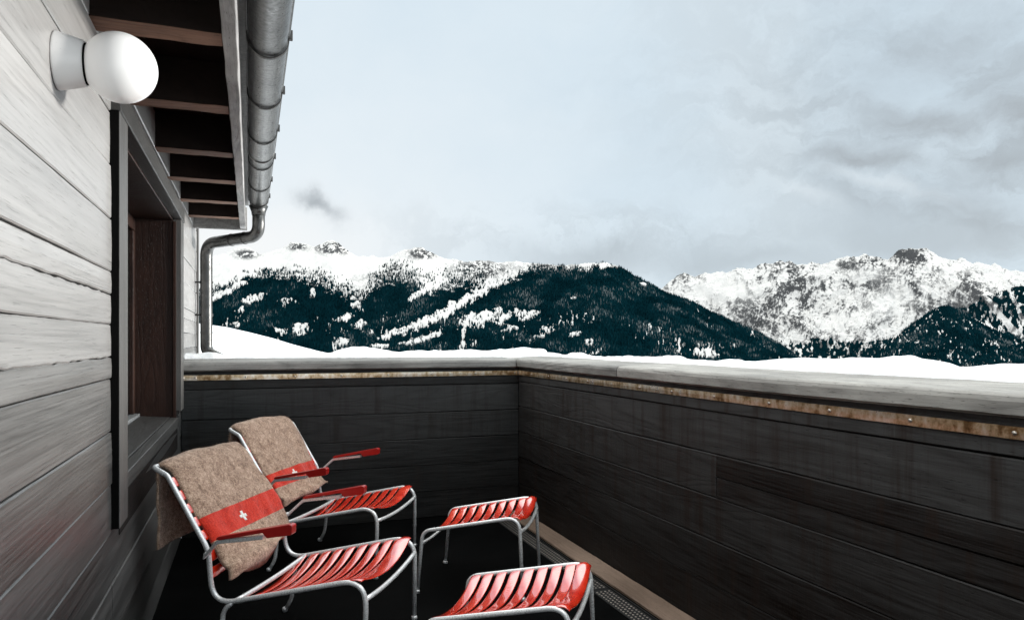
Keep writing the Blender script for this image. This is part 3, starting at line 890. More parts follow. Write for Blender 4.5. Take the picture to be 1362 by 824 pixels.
# ------------------------------------------------------------------ blankets
def blanket(seed, y0, y1, lens, pose, label, band=(.62, .935)):
    """LENS: front length below the top at the near and far edge (units of the back line K-M)"""
    rb = np.random.default_rng(seed)
    px_, py_, pa_ = pose
    root = None
    dK, nK, lK = unit(K_, M_); nK = -nK if nK.x < 0 else nK
    def prof(off):
        g = lambda s_: (K_[0] + dK.x * lK * s_ + nK.x * off, K_[1] + dK.y * lK * s_ + nK.y * off)
        pts = [(-.412 - (off - .02) * .6, .35), (-.418 - (off - .02), .50), (-.421 - (off - .02), .598), (-.410, .636 + (off - .02)), (-.374, .639 + (off - .02)), g(-.03), g(.25), g(.5), g(.75), g(1.0), g(1.22), (-.139 + off - .02, .318), (-.130 + off - .02, .285), (-.127 + off - .02, .20)]
        return pts
    def resample(pts, n):
        P_ = np.array(pts); 
        # smooth (Catmull-Rom) then even spacing
        out = []
        for i in range(len(P_) - 1):
            p0, p1, p2, p3 = P_[max(i - 1, 0)], P_[i], P_[i + 1], P_[min(i + 2, len(P_) - 1)]
            for t in np.linspace(0, 1, 12, endpoint=False):
                out.append(.5 * ((2 * p1) + (-p0 + p2) * t + (2 * p0 - 5 * p1 + 4 * p2 - p3) * t ** 2 + (-p0 + 3 * p1 - 3 * p2 + p3) * t ** 3))
        out.append(P_[-1]); out = np.array(out)
        sl = np.r_[0, np.cumsum(np.hypot(*np.diff(out, axis=0).T))]
        return out, sl
    base, sl = resample(prof(.02), 0)
    # arc position of back-line s=0
    s_of = lambda s_: sl[np.argmin(np.hypot(base[:, 0] - (K_[0] + dK.x * lK * s_ + nK.x * .02), base[:, 1] - (K_[1] + dK.y * lK * s_ + nK.y * .02)))]
    sK, sA, sB = s_of(0.0), s_of(band[0]), s_of(band[1])
    NU, NV = 110, 56
    V, RUN = [], []
    th = .010
    for layer in (0, 1):
        for i in range(NU + 1):
            for j in range(NV + 1):
                tv = j / NV
                send = sK + lK * (lens[0] * (1 - tv) + lens[1] * tv) + .006 * math.sin(tv * 9 + seed)
                start = .012 * math.sin(tv * 5 + seed * 2)
                if layer: send += lens[2] * max(0.0, math.sin(math.pi * min(1, max(0, (tv - .12) / .55)))) ** .6
                s_ = start + (send - start) * i / NU
                x = np.interp(s_, sl, base[:, 0]); z = np.interp(s_, sl, base[:, 1])
                x2 = np.interp(s_ + .003, sl, base[:, 0]); z2 = np.interp(s_ + .003, sl, base[:, 1])
                tx, tz = x2 - x, z2 - z; L = math.hypot(tx, tz) or 1
                nx_, nz_ = -tz / L, tx / L
                if s_ >= sl[-1] - .004: nx_, nz_ = 1, 0
                nx_, nz_ = (-nz_ * 0 + nx_, nz_)
                # outward is away from the chair: forward on the front, backward on the back flap
                V.append([x, y0 + (y1 - y0) * tv, z, -nx_ * 0 + nx_, nz_, s_, tv])
                RUN.append((s_ - sA) / (sB - sA))
    V = np.array(V); RUN = np.array(RUN)
    u, tv = V[:, 5], V[:, 6]
    # gentle folds, sagging edges, lumps in the wool
    fold = (fbm(u * 7 + seed, tv * 2.2, 3, seed) - .5) * .022 + (fbm(u * 2.0, tv * 7 + seed, 2, seed + 5) - .5) * .016 * np.clip((u - sK) / .2, .15, 1.3)
    lump = (fbm(u * 55, tv * 26, 3, seed + 9) - .5) * .0022
    ed = np.minimum(tv, 1 - tv)
    droop = -.013 * np.exp(-ed / .05)
    top = np.clip(1 - np.abs(u - (sK - .05)) / .10, 0, 1)
    off = fold + lump + droop
    n0 = (NU + 1) * (NV + 1)
    sgn = np.ones(len(V))
    V[:, 0] += V[:, 3] * off * sgn; V[:, 2] += V[:, 4] * off * sgn
    V[n0:, 0] -= V[n0:, 3] * th / S; V[n0:, 2] -= V[n0:, 4] * th / S
    V[:, 1] += (fbm(u * 12, tv * 3, 2, seed + 3) - .5) * .008
    pts = V[:, :3] * S
    faces, st_ = [], NV + 1
    for i in range(NU):
        for j in range(NV):
            a = i * st_ + j
            faces.append((a, a + st_, a + st_ + 1, a + 1)); b = a + n0; faces.append((b + 1, b + st_ + 1, b + st_, b))
    for i in range(NU):
        a = i * st_; faces.append((a, a + n0, a + st_ + n0, a + st_)); a = i * st_ + NV; faces.append((a + st_, a + st_ + n0, a + n0, a))
    for j in range(NV):
        a = j; faces.append((a + 1, a + 1 + n0, a + n0, a)); a = NU * st_ + j; faces.append((a, a + n0, a + 1 + n0, a + 1))
    # loose wool fibres standing off the cloth
    fv, ff, frun = [], [], []
    g = pts[:n0].reshape(NU + 1, NV + 1, 3); nn = V[:n0, 3:5].reshape(NU + 1, NV + 1, 2); rr = RUN[:n0].reshape(NU + 1, NV + 1)
    k = len(pts)
    for q in range(5200):
        i, j = rb.integers(0, NU), rb.integers(0, NV)
        if q % 5 == 0: j = 0 if rb.random() < .5 else NV
        p = g[i, j] + (rb.random(3) - .5) * .004
        nv = np.array([nn[i, j, 0], 0, nn[i, j, 1]])
        dv = rb.normal(size=3) * .8 + nv * .75; dv /= np.linalg.norm(dv)
        ln = rb.uniform(.004, .010); sd = np.cross(dv, rb.normal(size=3)); sd = sd / np.linalg.norm(sd) * .00035
        fv += [p - sd - nv * .001, p + sd - nv * .001, p + dv * ln]; ff.append((k, k + 1, k + 2)); frun += [rr[i, j]] * 3; k += 3
    me = bpy.data.meshes.new('wool_blanket')
    me.from_pydata([tuple(p) for p in pts] + [tuple(p) for p in fv], [], faces + ff)
    me.materials.append(M['wool'])
    at = me.attributes.new('run', 'FLOAT', 'POINT'); at.data.foreach_set('value', np.r_[RUN, frun])
    me.polygons.foreach_set('use_smooth', [True] * len(me.polygons)); me.update()
    o = bpy.data.objects.new('wool_blanket', me); COL.objects.link(o)
    o.location = (px_ * S, py_ * S, 0); o.rotation_euler = (0, 0, pa_)
    tag(o, label, 'blanket', 'brown wool blankets over the chair backs')
    # white cross sewn on the stripe
    def surf(s_, tv_):
        i = np.clip((s_ ) / (sK + lK * (lens[0] * (1 - tv_) + lens[1] * tv_)) * NU, 0, NU - 1.001); j = np.clip(tv_ * NV, 0, NV - 1.001)
        i0, j0 = int(i), int(j); fi, fj = i - i0, j - j0
        p = (g[i0, j0] * (1 - fi) * (1 - fj) + g[i0 + 1, j0] * fi * (1 - fj) + g[i0, j0 + 1] * (1 - fi) * fj + g[i0 + 1, j0 + 1] * fi * fj)
        nv = nn[i0, j0]; return Vector(p) + Vector((nv[0], 0, nv[1])) * .0016
    mb = MB()
    cs_, ct = (sA + sB) / 2, .455
    wv = .0105 / (y1 - y0) * .55; wu = .0105 * .55
    def patch(u0, u1, v0, v1, nu, nv_):
        vs = [surf(cs_ + u0 + (u1 - u0) * a / nu, ct + v0 + (v1 - v0) * b / nv_) for a in range(nu + 1) for b in range(nv_ + 1)]
        vs2 = [v - Vector((.002, 0, .0012)) for v in vs]
        n_ = len(vs); fs = []
        for a in range(nu):
            for b in range(nv_):
                i = a * (nv_ + 1) + b; fs.append((i, i + nv_ + 1, i + nv_ + 2, i + 1))
        ring = [b for b in range(nv_ + 1)] + [a * (nv_ + 1) + nv_ for a in range(1, nu + 1)] + [nu * (nv_ + 1) + b for b in range(nv_ - 1, -1, -1)] + [a * (nv_ + 1) for a in range(nu - 1, 0, -1)]
        for a, b in zip(ring, ring[1:] + ring[:1]): fs.append((a, b, b + n_, a + n_))
        mb.add(vs + vs2, fs)
    patch(-wu * 3.2, wu * 3.2, -wv, wv, 8, 3)
    patch(-wu, wu, wv, wv * 3.2, 3, 4); patch(-wu, wu, -wv * 3.2, -wv, 3, 4)
    mb.obj('cross', M['felt'], o, smooth=True)
    return o
blanket(3, -.219, .238, (1.50, 1.24, .035), (.176, 2.54, -.518), 'brown wool blanket with red stripe and white cross, over the armchair nearer the camera')
blanket(8, -.226, .232, (1.44, 1.36, .012), (.375, 3.475, -.552), 'brown wool blanket whose white cross is half hidden behind an armrest, over the rear armchair', (.815, 1.075))

# ------------------------------------------------------------------ land: snow bank, hillside, valley
def world_at(px, y_, depth):
    u = (px - 681) / 960.0
    return np.array([(SY + u * CY) * depth, (CY - u * SY) * depth, H - (y_ - 452) / 960.0 * depth])
def mesh_grid(name, X, Y, Z, mat, attrs=None):
    r, c = X.shape
    me = bpy.data.meshes.new(name)
    co = np.stack([X, Y, Z], -1).reshape(-1, 3).astype(np.float32)
    idx = np.arange(r * c).reshape(r, c)
    q = np.stack([idx[:-1, :-1], idx[:-1, 1:], idx[1:, 1:], idx[1:, :-1]], -1).reshape(-1, 4)
    me.vertices.add(len(co)); me.vertices.foreach_set('co', co.ravel())
    me.loops.add(q.size); me.loops.foreach_set('vertex_index', q.ravel().astype(np.int32))
    me.polygons.add(len(q)); me.polygons.foreach_set('loop_start', np.arange(0, q.size, 4, dtype=np.int32))
    me.polygons.foreach_set('use_smooth', np.ones(len(q), bool))
    me.materials.append(mat)
    for k_, v in (attrs or {}).items():
        a = me.attributes.new(k_, 'FLOAT', 'POINT'); a.data.foreach_set('value', v.ravel().astype(np.float32))
    me.update(calc_edges=True)
    o = bpy.data.objects.new(name, me); COL.objects.link(o)
    return o

# hillside sheet in polar-ish rows: from under the house out to the horizon
xs = np.r_[-30000, -12000, -5000, -2000, -800, -300, -120, np.linspace(-60, 60, 161), 120, 300, 800, 2000, 5000, 12000, 30000]
ysr = np.r_[-30000, -8000, -2000, -400, -100, -30, -8, np.linspace(-4, 60, 129), 80, 110, 160, 240, 400, 700, 1200, 2000, 3000, 4500, 7000, 12000, 30000]
X, Y = np.meshgrid(xs, ysr)
# crest of the bank (at Y = 26) as seen over the parapet
YC = 26.0
cpx = np.array([-400, 262, 290, 340, 390, 430, 455, 520, 700, 1500]); cpy = np.array([395, 427, 433, 445, 459, 469, 474, 484, 505, 560])
cX, cZ = [], []
for a, b in zip(cpx, cpy):
    u = (a - 681) / 960.0; dep = YC / (CY - u * SY); p = world_at(a, b, dep); cX.append(p[0]); cZ.append(p[2])
crest = np.interp(X, cX, cZ)
crest = np.clip(crest, -8, 3.2)
rise = np.clip((Y - 5.2) / (YC - 5.2), 0, 1); rise = rise * rise * (3 - 2 * rise)
Zn = -1.5 * (1 - rise) + crest * rise + (fbm(X * .5, Y * .5, 4, 4) - .5) * .25 * rise
fall = np.clip(Y - YC, 0, None)
Z = Zn - np.clip(fall * .52, 0, 620) * 1.0 - 1.2 * np.clip(fall / 6, 0, 1)
side = np.clip(np.abs(X) - 60, 0, None)
Z = Z - np.clip(np.clip(X - 60, 0, None) * .4, 0, 620)
Z = np.maximum(Z, -640)
Z = np.where(Y < 5.2, np.where(Y < -3, -1.5, -1.5), Z)
ground = mesh_grid('ground', X, Y, Z, M['hill_snow'])
tag(ground, 'smooth white snow bank sloping down behind the far parapet into the valley', 'snow slope', kind='structure')

def ridge_mesh(name, label, px0, px1, dpx, crest_pts, base_y, dc, db, rows, amp, seed, maskf, g_pow=1.0, feat=260., camp=9.):
    px = np.arange(px0, px1, dpx)
    ca = np.array(crest_pts, float)
    cy = np.interp(px, ca[:, 0], ca[:, 1])
    # smooth the polyline a little then roughen it
    ker = np.ones(5) / 5; cy = np.convolve(np.pad(cy, 2, 'edge'), ker, 'valid')
    t = np.r_[np.linspace(0, 1, rows), 1 + np.linspace(.02, .8, 14)]
    T, PX = np.meshgrid(t, px, indexing='ij'); CYp = np.tile(cy, (len(t), 1))
    Dd = db + (dc - db) * T
    u = (PX - 681) / 960.0
    Xw = (SY + u * CY) * Dd; Yw = (CY - u * SY) * Dd
    Zc = (452 - CYp) / 960.0 * dc; Zb = (452 - base_y) / 960.0 * db
    tt = np.clip(T, 0, 1)
    Zw = Zb + (Zc - Zb) * tt ** g_pow
    over = np.clip(T - 1, 0, None)
    Zw = Zw - over * (dc - db) * .75
    wx = (fbm(Xw / feat * .6, Yw / feat * .6, 3, seed + 40) - .5) * 1.4
    nz = fbm(Xw / feat + wx, Yw / feat * .75 + wx, 7, seed, .52, True) - .55
    fine = fbm(Xw / feat * 7, Yw / feat * 7, 4, seed + 20) - .5
    wgt = np.minimum(1, tt * 4) * (1 - .72 * np.clip((tt - .62) / .38, 0, 1) ** 1.5)
    Zw = Zw + nz * amp * wgt + fine * amp * .16 * (.35 + .65 * wgt)
    crestn = (fbm(Xw / feat * 3.5, Yw / feat * 3.5, 5, seed + 60, .6, True) - .55) * camp * 1.6
    Zw = Zw + crestn * np.clip((tt - .75) / .25, 0, 1) * np.clip(1 - over * 4, 0, 1)
    pyv = 452 - Zw / Dd * 960.0
    gz0, gz1 = np.gradient(Zw)
    dl = np.hypot(np.gradient(Xw, axis=1), np.gradient(Yw, axis=1)); dr_ = np.hypot(np.gradient(Xw, axis=0), np.gradient(Yw, axis=0))
    slope = np.hypot(gz1 / dl, gz0 / np.maximum(dr_, 1e-3))
    forest, rock, trees = maskf(PX, pyv, slope, Xw, Yw, nz)
    forest = np.where(over > 0, forest * .5, forest)
    o = mesh_grid(name, Xw, Yw, Zw + H, M['mountain'], dict(forest=forest, rock=rock))
    tag(o, label, 'mountain', kind='structure')
    return dict(X=Xw, Y=Yw, Z=Zw + H, trees=np.where(over > 0, 0, trees), D=Dd)

def ss(a, b, x): t = np.clip((x - a) / (b - a), 0, 1); return t * t * (3 - 2 * t)
def blob(x, y, cx, cy, rx, ry, rot=0.0):
    c, s_ = math.cos(rot), math.sin(rot); dx, dy = x - cx, y - cy
    return ((dx * c + dy * s_) / rx) ** 2 + ((-dx * s_ + dy * c) / ry) ** 2
def path_d(x, y, pts):                      # (distance to a polyline) / (its half width there)
    best = np.full(x.shape, 1e9)
    for (x0, y0, w0), (x1, y1, w1) in zip(pts, pts[1:]):
        dx, dy = x1 - x0, y1 - y0; t = np.clip(((x - x0) * dx + (y - y0) * dy) / (dx * dx + dy * dy), 0, 1)
        best = np.minimum(best, np.hypot(x - x0 - t * dx, y - y0 - t * dy) / (w0 + (w1 - w0) * t))
    return best

CLEAR = [(336, 398, 17, 6, -.25), (382, 402, 12, 5, 0), (321, 412, 4, 9, .3), (313, 432, 6, 4, 0), (371, 440, 10, 4, .5), (401, 437, 12, 7, 0), (455, 424, 13, 5, -.3), (455, 454, 10, 6, 0), (481, 430, 9, 6, -.5), (474, 405, 8, 5, 0), (530, 441, 26, 6, -.25), (560, 432, 26, 6, -.28), (556, 452, 22, 4, -.25), (650, 421, 36, 9, -.12), (628, 430, 16, 10, 0), (690, 417, 14, 5, 0), (703, 421, 13, 6, -.3), (726, 438, 9, 5, 0), (764, 444, 10, 4, -.3), (716, 447, 7, 3, 0), (937, 468, 17, 9, 0), (904, 458, 2.5, 12, 0), (784, 455, 6, 5, 0), (764, 396, 5, 2.5, 0), (806, 353.5, 9, 4, 0), (855, 378, 5, 3, 0), (602, 404, 9, 5, 0), (416, 390, 4, 6, 0), (296, 440, 8, 4, 0), (505, 460, 14, 3, 0), (575, 446, 14, 3, -.3)]
def left_mask(px, py, slope, X, Y, nz):
    w = (fbm(px / 9., py / 6., 4, 70) - .5); w2 = (fbm(px / 3.2, py / 5., 3, 71) - .5)
    streak = fbm(px / 1.9, py / 9.0, 3, 72)
    fine = fbm(px / 2.3, py / 2.6, 3, 73)
    tl = np.interp(px, [200, 278, 300, 322, 345, 400, 440, 462, 478, 492, 520, 545, 568, 590, 620, 650, 680, 700, 740, 780, 800, 830, 1100],
                   [420, 394, 384, 372, 366, 372, 386, 396, 404, 390, 374, 378, 392, 385, 380, 383, 376, 363, 359, 361, 353, 352, 352])
    up = np.interp(px, [200, 300, 350, 420, 500, 540, 590, 640, 690, 740, 800, 1100], [30, 8, 9, 24, 30, 34, 33, 30, 14, 10, 3, 2])
    d = py - tl + w * 18
    solid = ss(-3, 4, d)
    sparse = ss(0, 1, (d + up) / np.maximum(up, 1)) * (1 - solid)
    clear = np.full(px.shape, 9.0)
    for c in CLEAR: clear = np.minimum(clear, blob(px, py, *c))
    run = path_d(px, py, [(696, 350, 9), (662, 372, 8), (640, 388, 7), (612, 404, 6), (596, 414, 5)])
    run = np.minimum(run, path_d(px, py, [(620, 424, 5), (616, 445, 3.5), (613, 474, 3)]))
    run = np.minimum(run, path_d(px, py, [(275, 402, 3), (322, 376, 5)]))
    run = np.minimum(run, path_d(px, py, [(545, 398, 4), (570, 384, 7), (588, 372, 6)]))
    run = np.minimum(run, path_d(px, py, [(510, 448, 5), (560, 430, 7), (602, 412, 6)]))
    run = np.minimum(run, path_d(px, py, [(640, 424, 3), (688, 436, 2), (668, 440, 2)]))
    open_ = np.maximum(1 - ss(.55, 1.25, clear + (w2 * 2.6 + w * 2.0)), 1 - ss(.6, 1.15, run + w2 * 1.6 + w * .5))
    fleck = ss(.63, .72, streak) * ss(.48, .62, fbm(px / 26., py / 17., 3, 75)) * ss(395, 425, py)
    forest = solid * (1 - open_) * (1 - fleck)
    forest = np.maximum(forest, sparse * ss(.53, .60, fbm(px / 2.0, py / 5.5, 3, 77)) * .9 * (1 - open_))
    trees = np.clip(solid * 1.0 + sparse * .55, 0, 1) * (1 - open_ * .93) * (1 - fleck * .9)
    # bare rock: the summits and the broken ground under the tree line
    rk = fbm(px / 5.0 + w * 3, py / 3.6 + w2 * 2, 6, 78, .68, True)
    summit = np.maximum.reduce([np.exp(-blob(px, py, 445, 330, 28, 9)), np.exp(-blob(px, py, 562, 337, 20, 8)), .8 * np.exp(-blob(px, py, 328, 338, 18, 7)), .9 * np.exp(-blob(px, py, 395, 328, 14, 6)), .8 * np.exp(-blob(px, py, 640, 358, 45, 14)), .8 * np.exp(-blob(px, py, 730, 357, 45, 8)), .45 * np.exp(-blob(px, py, 520, 372, 60, 14))])
    rock = np.clip(summit * 1.5 * ss(.46, .70, rk), 0, 1) * .95
    rock = np.where(py > tl + 12, 0, rock)
    return forest, rock, trees
left = ridge_mesh('mountain', 'snow topped mountain with dark conifer forest and white clearings, filling the left and middle', 60, 1150, .9,
    [(60, 372), (200, 356), (262, 347), (300, 338), (318, 331), (330, 330), (345, 339), (372, 334), (388, 325), (402, 324), (418, 329), (432, 323), (443, 320), (455, 328), (475, 340), (520, 343), (538, 333), (553, 329), (574, 335), (592, 345), (612, 346), (640, 347), (690, 349), (715, 352), (760, 352), (788, 351), (806, 350), (830, 359), (850, 371), (880, 386), (910, 398), (940, 412), (1000, 440), (1062, 475), (1150, 530)],
    500, 5600., 3900., 270, 105., 3, left_mask, 1.0, 420., 22.)

def right_mask(px, py, slope, X, Y, nz):
    w = fbm(px / 12., py / 9., 4, 80) - .5
    # rock ribs fall away to the lower left
    fa = -.46 * px + .89 * py; fb = .89 * px + .46 * py
    rib = fbm(fb / 6.5 + w * 2.2, fa / 15. + w, 6, 82, .64, True)
    cover = fbm(px / 46., py / 24., 3, 87)
    spk = fbm(px / 1.7, py / 1.5, 4, 83, .65)
    rock = ss(.41, .74, rib * .58 + spk * .26 + .01 + np.clip(slope - .55, -.4, .8) * .14 + w * .10 + (cover - .5) * .34 + nz * .34 - .055)
    topmass = np.exp(-blob(px, py, 1219, 341, 20, 10)) + .5 * np.exp(-blob(px, py, 1160, 345, 20, 8)) + .35 * np.exp(-blob(px, py, 1075, 395, 60, 38)) + .25 * np.exp(-blob(px, py, 1300, 372, 30, 16))
    clean = np.exp(-blob(px, py, 1180, 400, 40, 16, -.5)) + .8 * np.exp(-blob(px, py, 1290, 358, 30, 8)) + .7 * np.exp(-blob(px, py, 1150, 365, 28, 8)) + .6 * np.exp(-blob(px, py, 980, 385, 40, 16, .4))
    ridgeline = np.minimum(path_d(px, py, [(1062, 366, 5), (1040, 392, 6), (1012, 420, 8), (1003, 432, 6)]), path_d(px, py, [(1078, 385, 4), (1062, 430, 8), (1085, 448, 9)]))
    ridgeline = np.minimum(ridgeline, path_d(px, py, [(1222, 345, 5), (1208, 372, 4), (1228, 396, 3)]))
    rock = np.clip(rock * (.85 + .6 * topmass) * (1 - .65 * np.clip(clean, 0, 1)) + .35 * topmass * ss(.42, .62, spk) + .55 * np.exp(-ridgeline ** 2) * ss(.38, .56, spk), 0, 1)
    low = np.interp(px, [860, 980, 1030, 1060, 1080, 1100, 1120, 1160, 1195, 1230, 1295, 1312, 1330, 1345, 1362, 1500], [470, 448, 452, 458, 448, 446, 452, 455, 448, 430, 400, 392, 388, 384, 380, 376])
    gul = np.minimum(path_d(px, py, [(1290, 372, 4), (1318, 405, 4), (1345, 436, 4), (1362, 452, 4)]), path_d(px, py, [(1340, 382, 2), (1352, 405, 2), (1362, 430, 3)]))
    gul = np.minimum(gul, path_d(px, py, [(1150, 450, 6), (1170, 442, 8), (1195, 436, 6)]))
    f = ss(-2, 4, py - low + w * 16) * ss(.8, 1.3, gul + w) * ss(.36, .50, fbm(px / 3., py / 5., 3, 85) + .06)
    return f, rock, f * .9
right = ridge_mesh('mountain', 'high rocky snow covered mountain range on the right under grey cloud', 830, 1560, .75,
    [(830, 420), (860, 398), (885, 381), (905, 368), (920, 366), (935, 362), (950, 363), (962, 361), (985, 358), (1010, 357), (1022, 355), (1040, 352), (1060, 356), (1070, 353), (1082, 350), (1095, 353), (1110, 348), (1120, 346), (1130, 347), (1150, 340), (1162, 341), (1175, 344), (1190, 341), (1200, 336), (1212, 332), (1224, 331.5), (1234, 333), (1250, 341), (1265, 346), (1278, 345), (1290, 349), (1310, 348), (1325, 351), (1340, 355), (1362, 362), (1420, 372), (1560, 390)],
    500, 9400., 6900., 330, 460., 21, right_mask, .95, 700., 60.)

def spur_mask(px, py, slope, X, Y, nz):
    w = fbm(px / 8., py / 6., 4, 90) - .5
    fl = fbm(px / 2.6, py / 4.2, 3, 91)
    f = 1 - ss(.62, .72, fl) * ss(.40, .6, fbm(px / 22., py / 16., 3, 92))
    g = path_d(px, py, [(1193, 440, 1.2), (1182, 452, 1.5), (1176, 463, 1)])
    g = np.minimum(g, path_d(px, py, [(1300, 424, 3), (1335, 440, 3)]))
    f = f * ss(.7, 1.3, g + w)
    return f, np.zeros_like(f), f
spur = ridge_mesh('mountain', 'dark forested foothill in front of the rocky range on the right', 1085, 1480, 1.0,
    [(1085, 512), (1130, 490), (1165, 470), (1190, 450), (1210, 433), (1235, 416), (1250, 408), (1262, 407), (1275, 412), (1300, 425), (1330, 440), (1370, 452), (1420, 470), (1480, 500)],
    510, 6200., 5000., 110, 60., 33, spur_mask, 1.0, 300., 14.)

# conifers on the far slopes: one mass nobody could count
def conifers(parts):
    V, Fc, T = [], [], []
    k = 0
    for g, n, hmin, hmax in parts:
        pr_ = g['trees'][:-1, :-1]; 
        # chance in proportion to how much picture each patch takes
        wgt = pr_.ravel() * np.ones(pr_.size)
        cum = np.cumsum(wgt); pick = np.searchsorted(cum, rng.random(n) * cum[-1])
        i, j = np.unravel_index(np.clip(pick, 0, pr_.size - 1), pr_.shape)
        a, b = rng.random(n), rng.random(n)
        def lerp(A): return A[i, j] * (1 - a) * (1 - b) + A[i + 1, j] * a * (1 - b) + A[i, j + 1] * (1 - a) * b + A[i + 1, j + 1] * a * b
        x, y, z = lerp(g['X']), lerp(g['Y']), lerp(g['Z'])
        h = rng.uniform(hmin, hmax, n); r = h * rng.uniform(.16, .24, n)
        ang = rng.uniform(0, 6.28, n)
        vs = np.empty((n, 4, 3))
        for q in range(3):
            vs[:, q, 0] = x + np.cos(ang + q * 2.094) * r; vs[:, q, 1] = y + np.sin(ang + q * 2.094) * r; vs[:, q, 2] = z - 1.5
        vs[:, 3, 0] = x; vs[:, 3, 1] = y; vs[:, 3, 2] = z + h
        V.append(vs.reshape(-1, 3))
        base = k + np.arange(n)[:, None] * 4
        for q in range(3):
            Fc.append(np.concatenate([base + q, base + (q + 1) % 3, base + 3], 1))
        T.append(np.clip(rng.random(n) * .75 + (fbm(x / 130., y / 130., 4, 101) - .5) * 1.1 + .11, 0, 1)); k += n * 4
    V = np.concatenate(V); 
    tint = np.concatenate([np.tile(t_, 3) for t_ in T]); Fc = np.concatenate(Fc)
    me = bpy.data.meshes.new('forest')
    me.vertices.add(len(V)); me.vertices.foreach_set('co', V.astype(np.float32).ravel())
    me.loops.add(Fc.size); me.loops.foreach_set('vertex_index', Fc.astype(np.int32).ravel())
    me.polygons.add(len(Fc)); me.polygons.foreach_set('loop_start', np.arange(0, Fc.size, 3, dtype=np.int32))
    at = me.attributes.new('tint', 'FLOAT', 'FACE'); at.data.foreach_set('value', tint.astype(np.float32))
    me.materials.append(M['conifer']); me.update(calc_edges=True)
    o = bpy.data.objects.new('forest', me); COL.objects.link(o)
    tag(o, 'dark teal conifer forest covering the lower mountain slopes beyond the parapet', 'forest', kind='stuff')
conifers([(left, 90000, 14, 24), (right, 14000, 16, 26), (spur, 26000, 15, 24)])

# ------------------------------------------------------------------ sky and light
SUN_AZ, SUN_EL = math.radians(99), math.radians(5.6)      # from +Y clockwise
w = bpy.data.worlds.new('World'); sc.world = w; w.use_nodes = True
nt = w.node_tree
bg = nt.nodes['Background']; bg.inputs['Strength'].default_value = .1
class WN(N):
    def __init__(self): self.nt = nt
g = WN()
sky = g.n('ShaderNodeTexSky', sky_type='NISHITA'); sky.sun_disc = False
sky.sun_elevation = SUN_EL; sky.sun_rotation = SUN_AZ; sky.air_density = 1.0; sky.dust_density = 1.5
dirv = g.n('ShaderNodeTexCoord').outputs['Generated']
def dpx(px, py):
    u, v = (px - 681) / 960.0, -(py - 452) / 960.0
    return Vector((SY + u * CY, CY - u * SY, v)).normalized()
warp = g.n('ShaderNodeTexNoise'); g.link(dirv, warp.inputs['Vector']); warp.inputs['Scale'].default_value = 7; warp.inputs['Detail'].default_value = 6; warp.inputs['Roughness'].default_value = .6
wv = g.n('ShaderNodeVectorMath', operation='SUBTRACT'); g.link(warp.outputs['Color'], wv.inputs[0]); wv.inputs[1].default_value = (.5, .5, .5)
def warped(k):
    s_ = g.n('ShaderNodeVectorMath', operation='SCALE'); g.link(wv.outputs[0], s_.inputs[0]); s_.inputs['Scale'].default_value = k
    a = g.n('ShaderNodeVectorMath', operation='ADD'); g.link(dirv, a.inputs[0]); g.link(s_.outputs[0], a.inputs[1]); return a.outputs[0]
W1, W2 = warped(.10), warped(.22)
def puff(px, py, rx, ry, soft=1.0, rot=0.0, vec=None):
    """soft cloud patch round a direction: rx, ry its angular half sizes (in picture pixels of 960 focal length)"""
    c = dpx(px, py); e = Vector((CY, -SY, 0)); e = (e - c * e.dot(c)).normalized(); n_ = c.cross(e)
    ex = e * math.cos(rot) + n_ * math.sin(rot); ey = -e * math.sin(rot) + n_ * math.cos(rot)
    out = []
    d = g.n('ShaderNodeVectorMath', operation='SUBTRACT'); g.link(vec or W1, d.inputs[0]); d.inputs[1].default_value = c
    for ax, r in ((ex, rx), (ey, ry)):
        dp_ = g.n('ShaderNodeVectorMath', operation='DOT_PRODUCT'); g.link(d.outputs[0], dp_.inputs[0]); dp_.inputs[1].default_value = ax * (960.0 / r)
        out.append(g.math('MULTIPLY', dp_.outputs['Value'], dp_.outputs['Value']))
    return g.math('EXPONENT', g.math('MULTIPLY', g.math('ADD', out[0], out[1]), -soft))
def col(c): return c
cl = g.noise(g.mapping(W1, (1, 1, 2.2)), 2.6, 6, .55)
cl2 = g.noise(g.mapping(W1, (1, 1, 2.6)), 9, 6, .6)
# even high overcast, brighter low on the left
base = g.mix(g.ramp(cl, [(.35, 0.0), (.68, 1.0)]), (6.65, 7.95, 8.95), (7.5, 8.6, 9.4))
base = g.mix(puff(330, 330, 420, 260, 1.0, 0, W2), base, (8.6, 9.3, 9.8))
base = g.mix(puff(310, 335, 150, 48, .8, 0), base, (9.7, 9.9, 10.0))
base = g.mix(g.math('MULTIPLY', puff(1010, 170, 75, 260, 1.0, -.32, W2), .7), base, (7.6, 8.5, 9.1))
gray = g.math('MAXIMUM', g.math('MULTIPLY', puff(1230, 210, 190, 120, 1.0, .35), .9), g.math('MULTIPLY', puff(1400, 60, 260, 190, 1.0, 0, W2), .9))
gray = g.math('MULTIPLY', gray, g.ramp(cl2, [(.30, .35), (.66, 1.0)]), clamp=True)
base = g.mix(gray, base, (4.75, 5.4, 5.95))
layers = g.ramp(g.noise(g.mapping(W2, (1, 1, 3.2), rot=(0, .25, 0)), 5.5, 8, .62), [(.44, 0.0), (.60, 1.0)])
reg = g.math('MAXIMUM', puff(1290, 190, 260, 130, 1.0, .2), g.math('MULTIPLY', puff(820, 318, 260, 40), .6))
base = g.mix(g.math('MULTIPLY', g.math('MULTIPLY', layers, reg), .75), base, (4.3, 4.85, 5.3))
low = g.math('MAXIMUM', puff(800, 338, 120, 20), g.math('MAXIMUM', puff(980, 345, 150, 22), puff(1230, 320, 170, 20)))
base = g.mix(g.math('MULTIPLY', low, .8), base, (5.2, 5.9, 6.45))
